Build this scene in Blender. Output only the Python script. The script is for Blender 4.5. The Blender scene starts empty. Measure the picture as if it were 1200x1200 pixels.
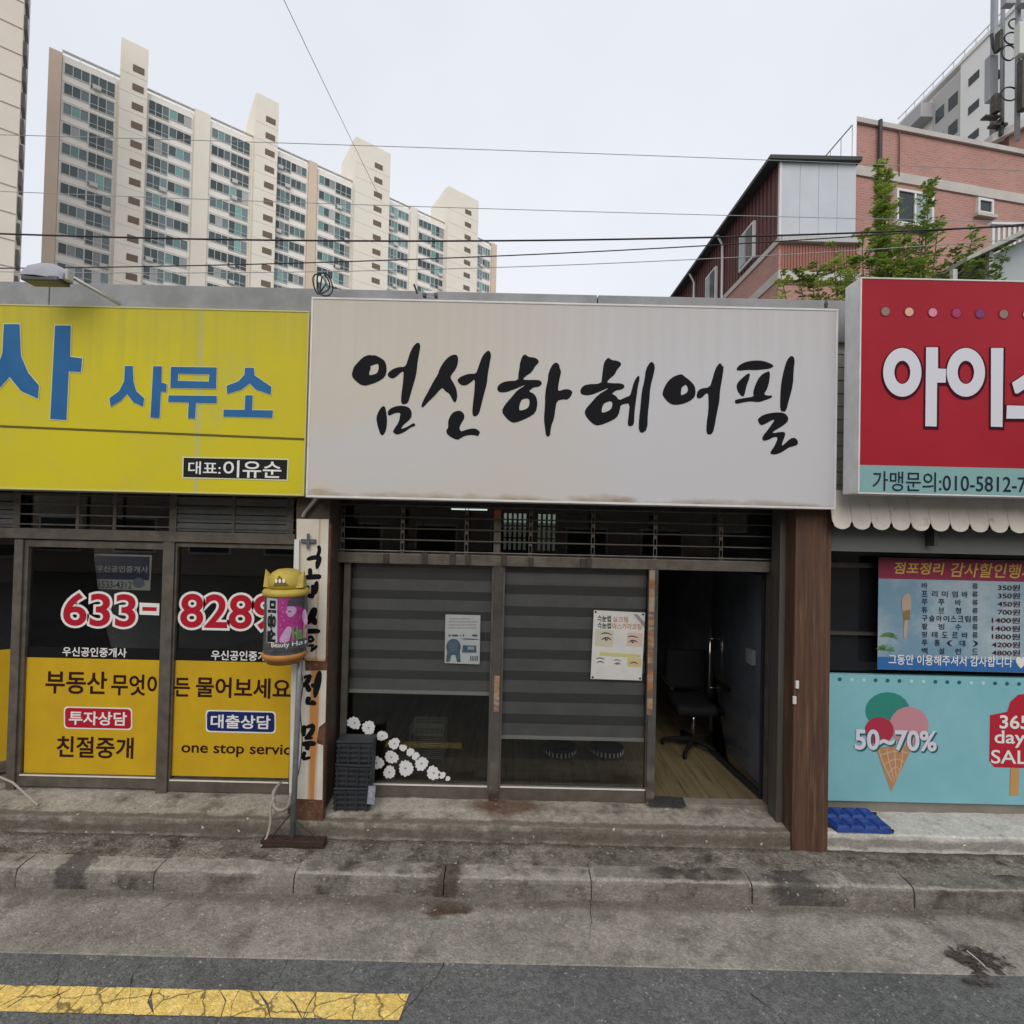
import bpy, bmesh, math, random
from mathutils import Vector, Matrix, noise

random.seed(7)
scene = bpy.context.scene
col = scene.collection

# ------------------------------------------------------------------ camera, sky, sun, exposure
H = 2.65                       # camera height above the road
ROLL = 0.023
PITCH = math.radians(0.9)
cp, sp = math.cos(PITCH), math.sin(PITCH)
ct, st = math.cos(ROLL), math.sin(ROLL)
fwd = Vector((0, cp, sp)); up0 = Vector((0, -sp, cp)); rt0 = Vector((1, 0, 0))
rt = rt0 * ct + up0 * st
up = -rt0 * st + up0 * ct
cam_d = bpy.data.cameras.new('camera'); cam = bpy.data.objects.new('camera', cam_d); col.objects.link(cam)
m3 = Matrix((rt, up, -fwd)).transposed()
cam.matrix_world = Matrix.Translation((0, 0, H)) @ m3.to_4x4()
cam_d.sensor_width = 36; cam_d.lens = 18.0
cam_d.clip_start = 0.05; cam_d.clip_end = 2000
scene.camera = cam

SUN_EL, SUN_AZ = math.radians(38), math.radians(182)     # azimuth clockwise from +Y: sun behind the viewer
w = bpy.data.worlds.new('World'); scene.world = w; w.use_nodes = True
nt = w.node_tree; nt.nodes.clear()
out = nt.nodes.new('ShaderNodeOutputWorld')
sky = nt.nodes.new('ShaderNodeTexSky'); sky.sky_type = 'NISHITA'; sky.sun_disc = False
sky.sun_elevation = SUN_EL; sky.sun_rotation = SUN_AZ; sky.dust_density = 6; sky.air_density = 1.0
bg1 = nt.nodes.new('ShaderNodeBackground'); bg1.inputs['Strength'].default_value = 0.08
nt.links.new(sky.outputs[0], bg1.inputs['Color'])
tc = nt.nodes.new('ShaderNodeTexCoord')
nz = nt.nodes.new('ShaderNodeTexNoise'); nz.inputs['Scale'].default_value = 1.6; nz.inputs['Detail'].default_value = 5
nz.inputs['Roughness'].default_value = 0.5
nt.links.new(tc.outputs['Generated'], nz.inputs['Vector'])
rp = nt.nodes.new('ShaderNodeValToRGB')
rp.color_ramp.elements[0].position = 0.3; rp.color_ramp.elements[0].color = (0.72, 0.755, 0.83, 1)
rp.color_ramp.elements[1].position = 0.7; rp.color_ramp.elements[1].color = (0.85, 0.87, 0.93, 1)
nt.links.new(nz.outputs['Fac'], rp.inputs['Fac'])
bg2 = nt.nodes.new('ShaderNodeBackground'); bg2.inputs['Strength'].default_value = 1.0
nt.links.new(rp.outputs[0], bg2.inputs['Color'])
mx = nt.nodes.new('ShaderNodeMixShader'); mx.inputs[0].default_value = 0.9
nt.links.new(bg1.outputs[0], mx.inputs[1]); nt.links.new(bg2.outputs[0], mx.inputs[2])
nt.links.new(mx.outputs[0], out.inputs['Surface'])

sun_d = bpy.data.lights.new('sun', 'SUN'); sun_d.energy = 1.5; sun_d.angle = math.radians(50); sun_d.color = (1, 0.95, 0.88)
sun = bpy.data.objects.new('sun', sun_d); col.objects.link(sun)
sdir = Vector((math.sin(SUN_AZ) * math.cos(SUN_EL), math.cos(SUN_AZ) * math.cos(SUN_EL), math.sin(SUN_EL)))
sun.rotation_euler = (-sdir).to_track_quat('-Z', 'Y').to_euler()
sun.location = sdir * 60

vs = scene.view_settings
vs.view_transform = 'Standard'; vs.look = 'None'; vs.exposure = 0.16; vs.gamma = 1.0; vs.use_curve_mapping = False
scene.cycles.use_denoising = True
scene.cycles.max_bounces = 8
scene.cycles.transparent_max_bounces = 16

# ------------------------------------------------------------------ sight-line helpers (photo pixel -> point on a real plane)
def ray(px, py):
    x = (px - 600) / 600; y = (600 - py) / 600
    return fwd + rt * x + up * y

def P(px, py, Y):
    d = ray(px, py); k = Y / d.y
    return Vector((d.x * k, Y, H + d.z * k))

def PZ(px, py, Z):
    d = ray(px, py); k = (Z - H) / d.z
    return Vector((d.x * k, d.y * k, Z))

def rect(x0, y0, x1, y1, Y):
    xm, ym = (x0 + x1) / 2, (y0 + y1) / 2
    return P(x0, ym, Y).x, P(x1, ym, Y).x, P(xm, y1, Y).z, P(xm, y0, Y).z     # X0, X1, Z0, Z1

# ------------------------------------------------------------------ materials
MATS = {}
def M(name, c, rough=.6, metal=0.0, c2=None, scale=3.0, lo=.35, hi=.65, bump=0.0, bscale=40.0, spec=.3,
      c3=None, scale3=25.0, lo3=.5, hi3=.7, stretch=None, bdist=.01, rvar=0.0):
    if name in MATS: return MATS[name]
    m = bpy.data.materials.new(name); m.use_nodes = True; MATS[name] = m
    n = m.node_tree.nodes; l = m.node_tree.links
    b = n['Principled BSDF']
    b.inputs['Base Color'].default_value = (*c, 1); b.inputs['Roughness'].default_value = rough
    b.inputs['Metallic'].default_value = metal; b.inputs['Specular IOR Level'].default_value = spec
    g = n.new('ShaderNodeNewGeometry')
    vec = g.outputs['Position']
    if stretch:
        mp = n.new('ShaderNodeMapping'); mp.inputs['Scale'].default_value = stretch
        l.new(vec, mp.inputs['Vector']); vec = mp.outputs[0]
    cur = None
    def layer(cur, base, colr, sc, lo, hi):
        t = n.new('ShaderNodeTexNoise'); t.inputs['Scale'].default_value = sc; t.inputs['Detail'].default_value = 8
        t.inputs['Roughness'].default_value = .62
        l.new(vec, t.inputs['Vector'])
        r = n.new('ShaderNodeMapRange'); r.inputs['From Min'].default_value = lo; r.inputs['From Max'].default_value = hi
        l.new(t.outputs['Fac'], r.inputs['Value'])
        x = n.new('ShaderNodeMix'); x.data_type = 'RGBA'
        l.new(r.outputs[0], x.inputs['Factor'])
        if cur is None: x.inputs['A'].default_value = (*base, 1)
        else: l.new(cur, x.inputs['A'])
        x.inputs['B'].default_value = (*colr, 1)
        return x.outputs['Result']
    if c2: cur = layer(cur, c, c2, scale, lo, hi)
    if c3: cur = layer(cur, c, c3, scale3, lo3, hi3)
    if cur is not None: l.new(cur, b.inputs['Base Color'])
    if rvar:
        t = n.new('ShaderNodeTexNoise'); t.inputs['Scale'].default_value = scale * 2.3; t.inputs['Detail'].default_value = 5
        l.new(g.outputs['Position'], t.inputs['Vector'])
        r = n.new('ShaderNodeMapRange'); r.inputs['From Min'].default_value = .3; r.inputs['From Max'].default_value = .7
        r.inputs['To Min'].default_value = max(.02, rough - rvar); r.inputs['To Max'].default_value = min(1, rough + rvar)
        l.new(t.outputs['Fac'], r.inputs['Value']); l.new(r.outputs[0], b.inputs['Roughness'])
    if bump:
        t = n.new('ShaderNodeTexNoise'); t.inputs['Scale'].default_value = bscale; t.inputs['Detail'].default_value = 6
        l.new(vec, t.inputs['Vector'])
        bp = n.new('ShaderNodeBump'); bp.inputs['Strength'].default_value = bump; bp.inputs['Distance'].default_value = bdist
        l.new(t.outputs['Fac'], bp.inputs['Height']); l.new(bp.outputs[0], b.inputs['Normal'])
    return m

def nodes_of(m): return m.node_tree.nodes, m.node_tree.links, m.node_tree.nodes['Principled BSDF']

def glass_mat(name, tint, ior=1.45, rough=.0):
    m = bpy.data.materials.new(name); m.use_nodes = True; MATS[name] = m
    n, l = m.node_tree.nodes, m.node_tree.links; n.clear()
    o = n.new('ShaderNodeOutputMaterial'); t = n.new('ShaderNodeBsdfTransparent'); t.inputs[0].default_value = (*tint, 1)
    g = n.new('ShaderNodeBsdfGlossy'); g.inputs['Roughness'].default_value = rough
    f = n.new('ShaderNodeFresnel'); f.inputs['IOR'].default_value = ior
    x = n.new('ShaderNodeMixShader')
    l.new(f.outputs[0], x.inputs[0]); l.new(t.outputs[0], x.inputs[1]); l.new(g.outputs[0], x.inputs[2]); l.new(x.outputs[0], o.inputs[0])
    return m

def stain_layer(m, axis, centre, width, colr, sc=(30, 30, 2.0), lo=.3, hi=.7, amt=1.0):
    """a stain with its own place and ragged noise edge (world position)"""
    n, l, b = nodes_of(m)
    src = b.inputs['Base Color'].links[0].from_socket if b.inputs['Base Color'].links else None
    g = n.new('ShaderNodeNewGeometry'); s = n.new('ShaderNodeSeparateXYZ'); l.new(g.outputs['Position'], s.inputs[0])
    mask = None
    for ax, ce, wi in zip(axis, centre, width):
        a = n.new('ShaderNodeMath'); a.operation = 'SUBTRACT'; l.new(s.outputs[ax], a.inputs[0]); a.inputs[1].default_value = ce
        ab = n.new('ShaderNodeMath'); ab.operation = 'ABSOLUTE'; l.new(a.outputs[0], ab.inputs[0])
        r = n.new('ShaderNodeMapRange'); r.inputs['From Min'].default_value = 0; r.inputs['From Max'].default_value = wi
        r.inputs['To Min'].default_value = 1; r.inputs['To Max'].default_value = 0
        l.new(ab.outputs[0], r.inputs['Value'])
        if mask is None: mask = r.outputs[0]
        else:
            mu = n.new('ShaderNodeMath'); mu.operation = 'MULTIPLY'; l.new(mask, mu.inputs[0]); l.new(r.outputs[0], mu.inputs[1]); mask = mu.outputs[0]
    mp = n.new('ShaderNodeMapping'); mp.inputs['Scale'].default_value = sc; l.new(g.outputs['Position'], mp.inputs['Vector'])
    t = n.new('ShaderNodeTexNoise'); t.inputs['Scale'].default_value = 1; t.inputs['Detail'].default_value = 7; l.new(mp.outputs[0], t.inputs['Vector'])
    ad = n.new('ShaderNodeMath'); ad.operation = 'ADD'; l.new(mask, ad.inputs[0]); l.new(t.outputs['Fac'], ad.inputs[1])
    r = n.new('ShaderNodeMapRange'); r.inputs['From Min'].default_value = lo + .5; r.inputs['From Max'].default_value = hi + .5
    r.inputs['To Max'].default_value = amt
    l.new(ad.outputs[0], r.inputs['Value'])
    gate = n.new('ShaderNodeMath'); gate.operation = 'GREATER_THAN'; gate.inputs[1].default_value = 0.0; l.new(mask, gate.inputs[0])
    mu = n.new('ShaderNodeMath'); mu.operation = 'MULTIPLY'; l.new(r.outputs[0], mu.inputs[0]); l.new(gate.outputs[0], mu.inputs[1])
    x = n.new('ShaderNodeMix'); x.data_type = 'RGBA'; l.new(mu.outputs[0], x.inputs['Factor'])
    if src: l.new(src, x.inputs['A'])
    else: x.inputs['A'].default_value = b.inputs['Base Color'].default_value
    x.inputs['B'].default_value = (*colr, 1)
    l.new(x.outputs['Result'], b.inputs['Base Color'])

def aggregate(m, scale, lo, hi, bright=.94, bcol=(.5, .48, .44), bump=.5, cracks=None):
    """stone-by-stone tint of a rough surface, with a few pale chips"""
    n, l, b = nodes_of(m)
    src = b.inputs['Base Color'].links[0].from_socket
    g = n.new('ShaderNodeNewGeometry')
    dn = n.new('ShaderNodeTexNoise'); dn.inputs['Scale'].default_value = scale*.6; dn.inputs['Detail'].default_value = 3; l.new(g.outputs['Position'], dn.inputs['Vector'])
    sc = n.new('ShaderNodeVectorMath'); sc.operation = 'SCALE'; sc.inputs['Scale'].default_value = .9/scale; l.new(dn.outputs['Color'], sc.inputs[0])
    ad = n.new('ShaderNodeVectorMath'); ad.operation = 'ADD'; l.new(g.outputs['Position'], ad.inputs[0]); l.new(sc.outputs[0], ad.inputs[1])
    cur = src; hts = []
    for k, (f, a) in enumerate(((1.0, 1.0), (.37, .7))):
        v = n.new('ShaderNodeTexVoronoi'); v.inputs['Scale'].default_value = scale*f; l.new(ad.outputs[0], v.inputs['Vector'])
        sp_ = n.new('ShaderNodeSeparateColor'); l.new(v.outputs['Color'], sp_.inputs[0])
        r = n.new('ShaderNodeMapRange'); r.inputs['To Min'].default_value = 1-(1-lo)*a; r.inputs['To Max'].default_value = 1+(hi-1)*a; l.new(sp_.outputs[0], r.inputs['Value'])
        hs = n.new('ShaderNodeHueSaturation'); l.new(cur, hs.inputs['Color']); l.new(r.outputs[0], hs.inputs['Value']); cur = hs.outputs[0]
        if k == 0:
            gt_ = n.new('ShaderNodeMath'); gt_.operation = 'GREATER_THAN'; gt_.inputs[1].default_value = bright; l.new(sp_.outputs[1], gt_.inputs[0])
            x = n.new('ShaderNodeMix'); x.data_type = 'RGBA'; l.new(gt_.outputs[0], x.inputs['Factor']); l.new(cur, x.inputs['A']); x.inputs['B'].default_value = (*bcol, 1); cur = x.outputs['Result']
            bp = n.new('ShaderNodeBump'); bp.inputs['Strength'].default_value = bump; bp.inputs['Distance'].default_value = .006; l.new(v.outputs['Distance'], bp.inputs['Height']); bp.invert = True
            if b.inputs['Normal'].links: l.new(b.inputs['Normal'].links[0].from_socket, bp.inputs['Normal'])
            l.new(bp.outputs[0], b.inputs['Normal'])
    if cracks:
        dn2 = n.new('ShaderNodeTexNoise'); dn2.inputs['Scale'].default_value = 14; dn2.inputs['Detail'].default_value = 4; l.new(g.outputs['Position'], dn2.inputs['Vector'])
        s2 = n.new('ShaderNodeVectorMath'); s2.operation = 'SCALE'; s2.inputs['Scale'].default_value = .05; l.new(dn2.outputs['Color'], s2.inputs[0])
        a2_ = n.new('ShaderNodeVectorMath'); a2_.operation = 'ADD'; l.new(g.outputs['Position'], a2_.inputs[0]); l.new(s2.outputs[0], a2_.inputs[1])
        v = n.new('ShaderNodeTexVoronoi'); v.feature = 'DISTANCE_TO_EDGE'; v.inputs['Scale'].default_value = cracks; l.new(a2_.outputs[0], v.inputs['Vector'])
        r = n.new('ShaderNodeMapRange'); r.inputs['From Min'].default_value = .008; r.inputs['From Max'].default_value = .022; r.inputs['To Min'].default_value = .85; r.inputs['To Max'].default_value = 0; l.new(v.outputs['Distance'], r.inputs['Value'])
        x = n.new('ShaderNodeMix'); x.data_type = 'RGBA'; l.new(r.outputs[0], x.inputs['Factor']); l.new(cur, x.inputs['A']); x.inputs['B'].default_value = (.16, .12, .055, 1); cur = x.outputs['Result']
    l.new(cur, b.inputs['Base Color'])

def sr(r, g, b):      # sRGB 0..255 -> linear
    f = lambda v: ((v / 255 + .055) / 1.055) ** 2.4 if v > 10 else v / 255 / 12.92
    return (f(r), f(g), f(b))

# ------------------------------------------------------------------ mesh helpers
class B:
    def __init__(s): s.v = []; s.f = []; s.m = []
    def quad(s, a, b, c, d, mi=0):
        i = len(s.v); s.v += [tuple(a), tuple(b), tuple(c), tuple(d)]; s.f.append((i, i+1, i+2, i+3)); s.m.append(mi); return s
    def ngon(s, pts, mi=0):
        i = len(s.v); s.v += [tuple(p) for p in pts]; s.f.append(tuple(range(i, i+len(pts)))); s.m.append(mi); return s
    def box(s, x0, x1, y0, y1, z0, z1, mi=0):
        i = len(s.v)
        s.v += [(x0,y0,z0),(x1,y0,z0),(x1,y1,z0),(x0,y1,z0),(x0,y0,z1),(x1,y0,z1),(x1,y1,z1),(x0,y1,z1)]
        for f in ((0,3,2,1),(4,5,6,7),(0,1,5,4),(1,2,6,5),(2,3,7,6),(3,0,4,7)):
            s.f.append(tuple(i+k for k in f)); s.m.append(mi)
        return s
    def prism(s, poly, y0, y1, mi=0):            # poly in (x,z), extruded along y
        n = len(poly); i = len(s.v)
        s.v += [(x, y0, z) for x, z in poly] + [(x, y1, z) for x, z in poly]
        s.f.append(tuple(range(i, i+n))); s.m.append(mi)
        s.f.append(tuple(range(i+2*n-1, i+n-1, -1))); s.m.append(mi)
        for k in range(n):
            j = (k+1) % n
            s.f.append((i+k, i+n+k, i+n+j, i+j)); s.m.append(mi)
        return s
    def tube(s, pts, r, n=8, mi=0, cap=True):
        pts = [Vector(p) for p in pts]
        rr = r if isinstance(r, (list, tuple)) else [r]*len(pts)
        base = len(s.v); prev = None
        for k, p in enumerate(pts):
            d = (pts[min(k+1, len(pts)-1)] - pts[max(k-1, 0)]).normalized()
            if prev is None:
                a = d.cross(Vector((0, 0, 1)))
                if a.length < .05: a = d.cross(Vector((0, 1, 0)))
                a.normalize()
            else:
                a = (prev - d * prev.dot(d)).normalized()
            prev = a; b = d.cross(a)
            for q in range(n):
                t = 2*math.pi*q/n
                s.v.append(tuple(p + (a*math.cos(t) + b*math.sin(t)) * rr[k]))
        for k in range(len(pts)-1):
            for q in range(n):
                q2 = (q+1) % n
                s.f.append((base+k*n+q, base+k*n+q2, base+(k+1)*n+q2, base+(k+1)*n+q)); s.m.append(mi)
        if cap:
            s.f.append(tuple(base+q for q in reversed(range(n)))); s.m.append(mi)
            s.f.append(tuple(base+(len(pts)-1)*n+q for q in range(n))); s.m.append(mi)
        return s
    def lathe(s, cx, cy, prof, n=24, mi=0):      # prof: (r, z)
        base = len(s.v)
        for r, z in prof:
            for q in range(n):
                t = 2*math.pi*q/n; s.v.append((cx + r*math.cos(t), cy + r*math.sin(t), z))
        for k in range(len(prof)-1):
            for q in range(n):
                q2 = (q+1) % n
                s.f.append((base+k*n+q, base+k*n+q2, base+(k+1)*n+q2, base+(k+1)*n+q)); s.m.append(mi)
        s.f.append(tuple(base+q for q in reversed(range(n)))); s.m.append(mi)
        s.f.append(tuple(base+(len(prof)-1)*n+q for q in range(n))); s.m.append(mi)
        return s
    def mesh(s, name, mats, smooth=False):
        me = bpy.data.meshes.new(name); me.from_pydata(s.v, [], s.f)
        for m in (mats if isinstance(mats, (list, tuple)) else [mats]): me.materials.append(m)
        if any(s.m):
            me.polygons.foreach_set('material_index', s.m)
        if smooth: me.polygons.foreach_set('use_smooth', [True]*len(s.f))
        me.update(); return me
    def build(s, name, mats, parent=None, bev=0, smooth=False, local=False):
        o = bpy.data.objects.new(name, s.mesh(name, mats, smooth)); return place(o, parent, bev, local)

WM = {}     # world offset of empties
def place(o, parent=None, bev=0, local=False):
    col.objects.link(o)
    if parent is not None:
        o.parent = parent
        if not local and parent.name in WM: o.matrix_parent_inverse = WM[parent.name].inverted()
        elif not local and parent.parent is not None and False: pass
    if bev:
        md = o.modifiers.new('bevel', 'BEVEL'); md.width = bev; md.segments = 2; md.limit_method = 'ANGLE'; md.angle_limit = math.radians(50)
    return o

def tag(o, label=None, cat=None, group=None, kind=None):
    if label: o['label'] = label
    if cat: o['category'] = cat
    if group: o['group'] = group
    if kind: o['kind'] = kind
    return o

def thing(name, loc, label, cat, group=None, rotz=0):
    o = bpy.data.objects.new(name, None); col.objects.link(o); o.empty_display_size = .1
    o.location = loc; o.rotation_euler = (0, 0, rotz)
    WM[o.name] = Matrix.Translation(loc) @ Matrix.Rotation(rotz, 4, 'Z')
    return tag(o, label, cat, group)

def chaikin(p, k=1):
    for _ in range(k):
        q = []
        for i in range(len(p)):
            a, b = p[i], p[(i+1) % len(p)]
            q += [(a[0]*.75+b[0]*.25, a[1]*.75+b[1]*.25), (a[0]*.25+b[0]*.75, a[1]*.25+b[1]*.75)]
        p = q
    return p

def shape(name, poly, Y, mat, parent, lift=.002, smooth=0, thick=0):
    """flat print/sticker: outline in photo pixels on the plane y=Y"""
    if smooth: poly = chaikin(poly, smooth)
    b = B()
    pts = [P(x, y, Y) for x, y in poly]
    if thick: b.prism([(p.x, p.z) for p in pts], Y-lift-thick, Y-lift)
    else: b.ngon([(p.x, Y-lift, p.z) for p in pts])
    return b.build(name, mat, parent)

def circ(cx, cy, rx, ry=None, n=20, wob=0):
    ry = ry or rx
    return [(cx + rx*math.cos(2*math.pi*k/n)*(1+random.uniform(-wob, wob)), cy + ry*math.sin(2*math.pi*k/n)*(1+random.uniform(-wob, wob))) for k in range(n)]

def brush(b, pts, w, Y, lift=.002):
    """one painted stroke, as a ribbon in photo pixels on plane Y"""
    n = len(pts); L = []; R = []
    for k in range(n):
        x0, y0 = pts[max(k-1, 0)]; x1, y1 = pts[min(k+1, n-1)]
        dx, dy = x1-x0, y1-y0; d = math.hypot(dx, dy) or 1
        ww = (w[k] if isinstance(w, (list, tuple)) else w) / 2
        L.append((pts[k][0]-dy/d*ww, pts[k][1]+dx/d*ww)); R.append((pts[k][0]+dy/d*ww, pts[k][1]-dx/d*ww))
    q = [P(x, y, Y) for x, y in chaikin(L + R[::-1], 1)]
    b.ngon([(p.x, Y-lift, p.z) for p in q])

_glyph = {}
def glyph(body, offset=0.0):
    key = (body, round(offset, 4))
    if key in _glyph: return _glyph[key]
    c = bpy.data.curves.new('txt', 'FONT'); c.body = body; c.size = 1; c.offset = offset; c.resolution_u = 5
    o = bpy.data.objects.new('txt', c); col.objects.link(o)
    dg = bpy.context.evaluated_depsgraph_get()
    me = bpy.data.meshes.new_from_object(o.evaluated_get(dg))
    r = ([tuple(v.co) for v in me.vertices], [tuple(p.vertices) for p in me.polygons])
    bpy.data.objects.remove(o); bpy.data.curves.remove(c); bpy.data.meshes.remove(me)
    _glyph[key] = r
    return r

def text(name, body, box, Y, mat, parent, bold=0.0, lift=.003, outline=0, omat=None, shear=0, warp=None, rot=False, ol=.0012, base=None):
    """lettering fitted to a rectangle given in photo pixels on the plane y=Y"""
    v, f = glyph(body, bold)
    rv = glyph(base or body, bold)[0]
    if rot: v = [(y, -x, 0) for x, y, z in v]; rv = v
    xs = [a[0] for a in rv]; ys = [a[1] for a in rv]
    ax, bx, ay, by = min(xs), max(xs), min(ys), max(ys)
    X0, X1, Z0, Z1 = rect(*box, Y)
    def mk(v, f, nm, mt, lf):
        pts = []
        for a in v:
            X = X0 + (a[0]-ax)/(bx-ax)*(X1-X0); Z = Z0 + (a[1]-ay)/(by-ay)*(Z1-Z0)
            X += shear*(Z-Z0)
            pts.append((X, Y-lf, Z) if warp is None else warp(X, Z, lf))
        me = bpy.data.meshes.new(nm); me.from_pydata(pts, [], f); me.materials.append(mt); me.update()
        return place(bpy.data.objects.new(nm, me), parent)
    if outline:
        ov, of = glyph(body, bold + outline)
        if rot: ov = [(y, -x, 0) for x, y, z in ov]
        mk(ov, of, name + '_outline', omat, lift - ol)
    return mk(v, f, name, mat, lift)

def catenary(a, b, sag, n=24):
    a, b = Vector(a), Vector(b)
    return [a.lerp(b, t/n) - Vector((0, 0, sag*4*(t/n)*(1-t/n))) for t in range(n+1)]

# ------------------------------------------------------------------ material palette
asphalt = M('asphalt', (.118, .121, .118), .9, c2=(.155, .157, .152), scale=1.1, bump=.5, bscale=90, c3=(.095, .098, .096), scale3=.9, lo3=.52, hi3=.66, bdist=.006, spec=.2)
gutter_m = M('gutter_concrete', (.235, .218, .19), .92, c2=(.335, .312, .272), scale=1.3, lo=.4, hi=.6, bump=.5, bscale=60, c3=(.165, .15, .128), scale3=3.2, lo3=.5, hi3=.66, bdist=.007, spec=.2)
kerb_m = M('kerb_concrete', (.175, .163, .14), .92, c2=(.26, .243, .21), scale=2.4, bump=.7, bscale=50, c3=(.075, .067, .055), scale3=4.2, lo3=.48, hi3=.66, bdist=.01, spec=.2)
strip_m = M('pavement_concrete', (.165, .15, .125), .94, c2=(.25, .23, .193), scale=2.0, bump=1.0, bscale=60, c3=(.07, .061, .047), scale3=5, lo3=.48, hi3=.66, bdist=.014, spec=.2)
step_m = M('step_concrete', (.26, .235, .198), .92, c2=(.37, .34, .29), scale=1.5, bump=.5, bscale=70, c3=(.115, .098, .075), scale3=4.5, lo3=.52, hi3=.70, bdist=.008, spec=.2)
step_r = M('pale_step_concrete', (.58, .565, .52), .9, c2=(.46, .44, .40), scale=3.4, bump=.7, bscale=80, c3=(.16, .15, .13), scale3=14, lo3=.6, hi3=.75, bdist=.008)
yellow_paint = M('road_yellow_paint', (.82, .57, .14), .8, c2=(.88, .65, .22), scale=9, bump=.5, bscale=120, c3=(.16, .13, .07), scale3=40, lo3=.6, hi3=.74)
fascia_m = M('fascia_render', (.36, .355, .34), .85, c2=(.27, .265, .25), scale=3, bump=.3, bscale=60)
coping_m = M('coping_grey', (.27, .275, .285), .7, c2=(.20, .205, .21), scale=5, bump=.15, bscale=60)
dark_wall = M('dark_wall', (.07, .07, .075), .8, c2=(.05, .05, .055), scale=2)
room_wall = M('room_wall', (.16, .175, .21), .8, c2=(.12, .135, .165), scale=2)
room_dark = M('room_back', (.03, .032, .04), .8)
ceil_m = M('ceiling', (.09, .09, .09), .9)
alu = M('frame_aluminium', (.185, .165, .14), .42, .5, c2=(.125, .11, .092), scale=8, rvar=.12)
alu_pale = M('frame_edge_bright', (.78, .75, .69), .4, .2)
chrome = M('frame_steel', (.42, .40, .38), .16, .95, c2=(.3, .27, .24), scale=6, rvar=.08)
dark_metal = M('dark_metal', (.05, .048, .045), .5, .5, c2=(.09, .08, .07), scale=12)
shutter_m = M('shutter_metal', (.17, .18, .18), .5, .4, c2=(.13, .135, .135), scale=5)
brown_post = M('brown_post', (.115, .06, .036), .6, c2=(.06, .034, .023), scale=1.0, stretch=(30, 30, 1.2), c3=(.20, .115, .07), scale3=1.6, lo3=.55, hi3=.75, bump=.2, bscale=4)
rust_m = M('rusty_steel', (.13, .06, .035), .8, c2=(.07, .035, .025), scale=14, c3=(.22, .11, .05), scale3=30, lo3=.55, hi3=.7, bump=.4, bscale=80)
galv = M('galvanised_pipe', (.30, .32, .34), .45, .55, c2=(.22, .235, .25), scale=14, rvar=.1)
white_pl = M('white_painted_metal', (.66, .66, .65), .5, c2=(.55, .54, .52), scale=5)
black_pl = M('black_plastic', (.022, .024, .028), .55, c2=(.035, .037, .042), scale=9)
glass = glass_mat('shop_glass', (.82, .83, .82), 1.58)
glass_dk = glass_mat('shop_glass_dark', (.66, .68, .68), 1.45)
wood_floor = M('wood_floor', (.19, .15, .085), .5, c2=(.13, .10, .055), scale=1, stretch=(14, 1.2, 1), c3=(.08, .055, .03), scale3=2, lo3=.55, hi3=.75)
pr_white = M('print_white', (.72, .72, .70), .5)
pr_black = M('print_black', (.018, .018, .02), .5, spec=.08)

ZS_ = .135
# rust spill on the step in front of the glazing, dirt along the kerb
stain_layer(step_m, (0, 1), (P(590, 955, 4.25).x, 4.28), (.75, .26), (.10, .052, .03), sc=(4, 7, 5), lo=.28, hi=.7, amt=.85)
stain_layer(kerb_m, (2,), (ZS_-.008,), (.018,), (.36, .335, .29), sc=(9, 9, 30), lo=.5, hi=.8, amt=.7)
stain_layer(step_m, (2,), (.19,), (.062,), (.11, .10, .085), sc=(5, 5, 12), lo=.28, hi=.6, amt=.85)
stain_layer(step_r, (2,), (.19,), (.062,), (.22, .21, .185), sc=(5, 5, 12), lo=.3, hi=.6, amt=.8)
stain_layer(gutter_m, (0, 1), (PZ(525, 1065, 0).x, PZ(525, 1065, 0).y), (.26, .12), (.075, .036, .022), sc=(10, 16, 5), lo=.22, hi=.5, amt=.9)
stain_layer(gutter_m, (0, 1), (PZ(700, 1085, 0).x, 3.72), (.07, .28), (.075, .055, .04), sc=(24, 9, 5), lo=.38, hi=.6, amt=.7)
stain_layer(kerb_m, (0,), (PZ(525, 1040, 0).x,), (.28,), (.05, .036, .025), sc=(9, 9, 26), lo=.55, hi=.8, amt=.8)
stain_layer(kerb_m, (0,), (PZ(75, 1030, .08).x,), (.22,), (.055, .05, .045), sc=(9, 9, 14), lo=.45, hi=.65, amt=.75)
stain_layer(kerb_m, (0,), (PZ(940, 1050, .08).x,), (.45,), (.055, .05, .045), sc=(7, 9, 22), lo=.5, hi=.75, amt=.75)

stain_layer(gutter_m, (1,), (3.62,), (.17,), (.13, .115, .09), sc=(3, 7, 3), lo=.3, hi=.75, amt=.75)
stain_layer(strip_m, (1,), (4.04,), (.10,), (.085, .075, .055), sc=(3, 7, 3), lo=.3, hi=.75, amt=.8)
stain_layer(step_m, (1,), (4.06,), (.09,), (.12, .105, .08), sc=(7, 16, 5), lo=.45, hi=.72, amt=.8)
aggregate(asphalt, 95, .76, 1.24, .992, (.28, .275, .26), .6)
aggregate(gutter_m, 85, .82, 1.18, .992, (.38, .36, .32), .5)
aggregate(kerb_m, 75, .84, 1.16, .995, (.34, .32, .28), .5)
aggregate(strip_m, 70, .74, 1.28, .99, (.32, .295, .25), .7)
aggregate(step_m, 60, .85, 1.15, .997, (.5, .47, .42), .35)
aggregate(step_r, 60, .88, 1.1, .997, (.6, .58, .54), .3)
aggregate(yellow_paint, 90, .8, 1.15, .985, (.75, .62, .35), .4, cracks=4.2)

# ------------------------------------------------------------------ the setting: ground, road, gutter, kerb, pavement, steps
YK = 3.63           # kerb face
YG = 3.10           # gutter / asphalt joint
YF = 4.41           # glazing plane
ZS = .135           # pavement strip
ZP = .262           # shop floor

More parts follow.
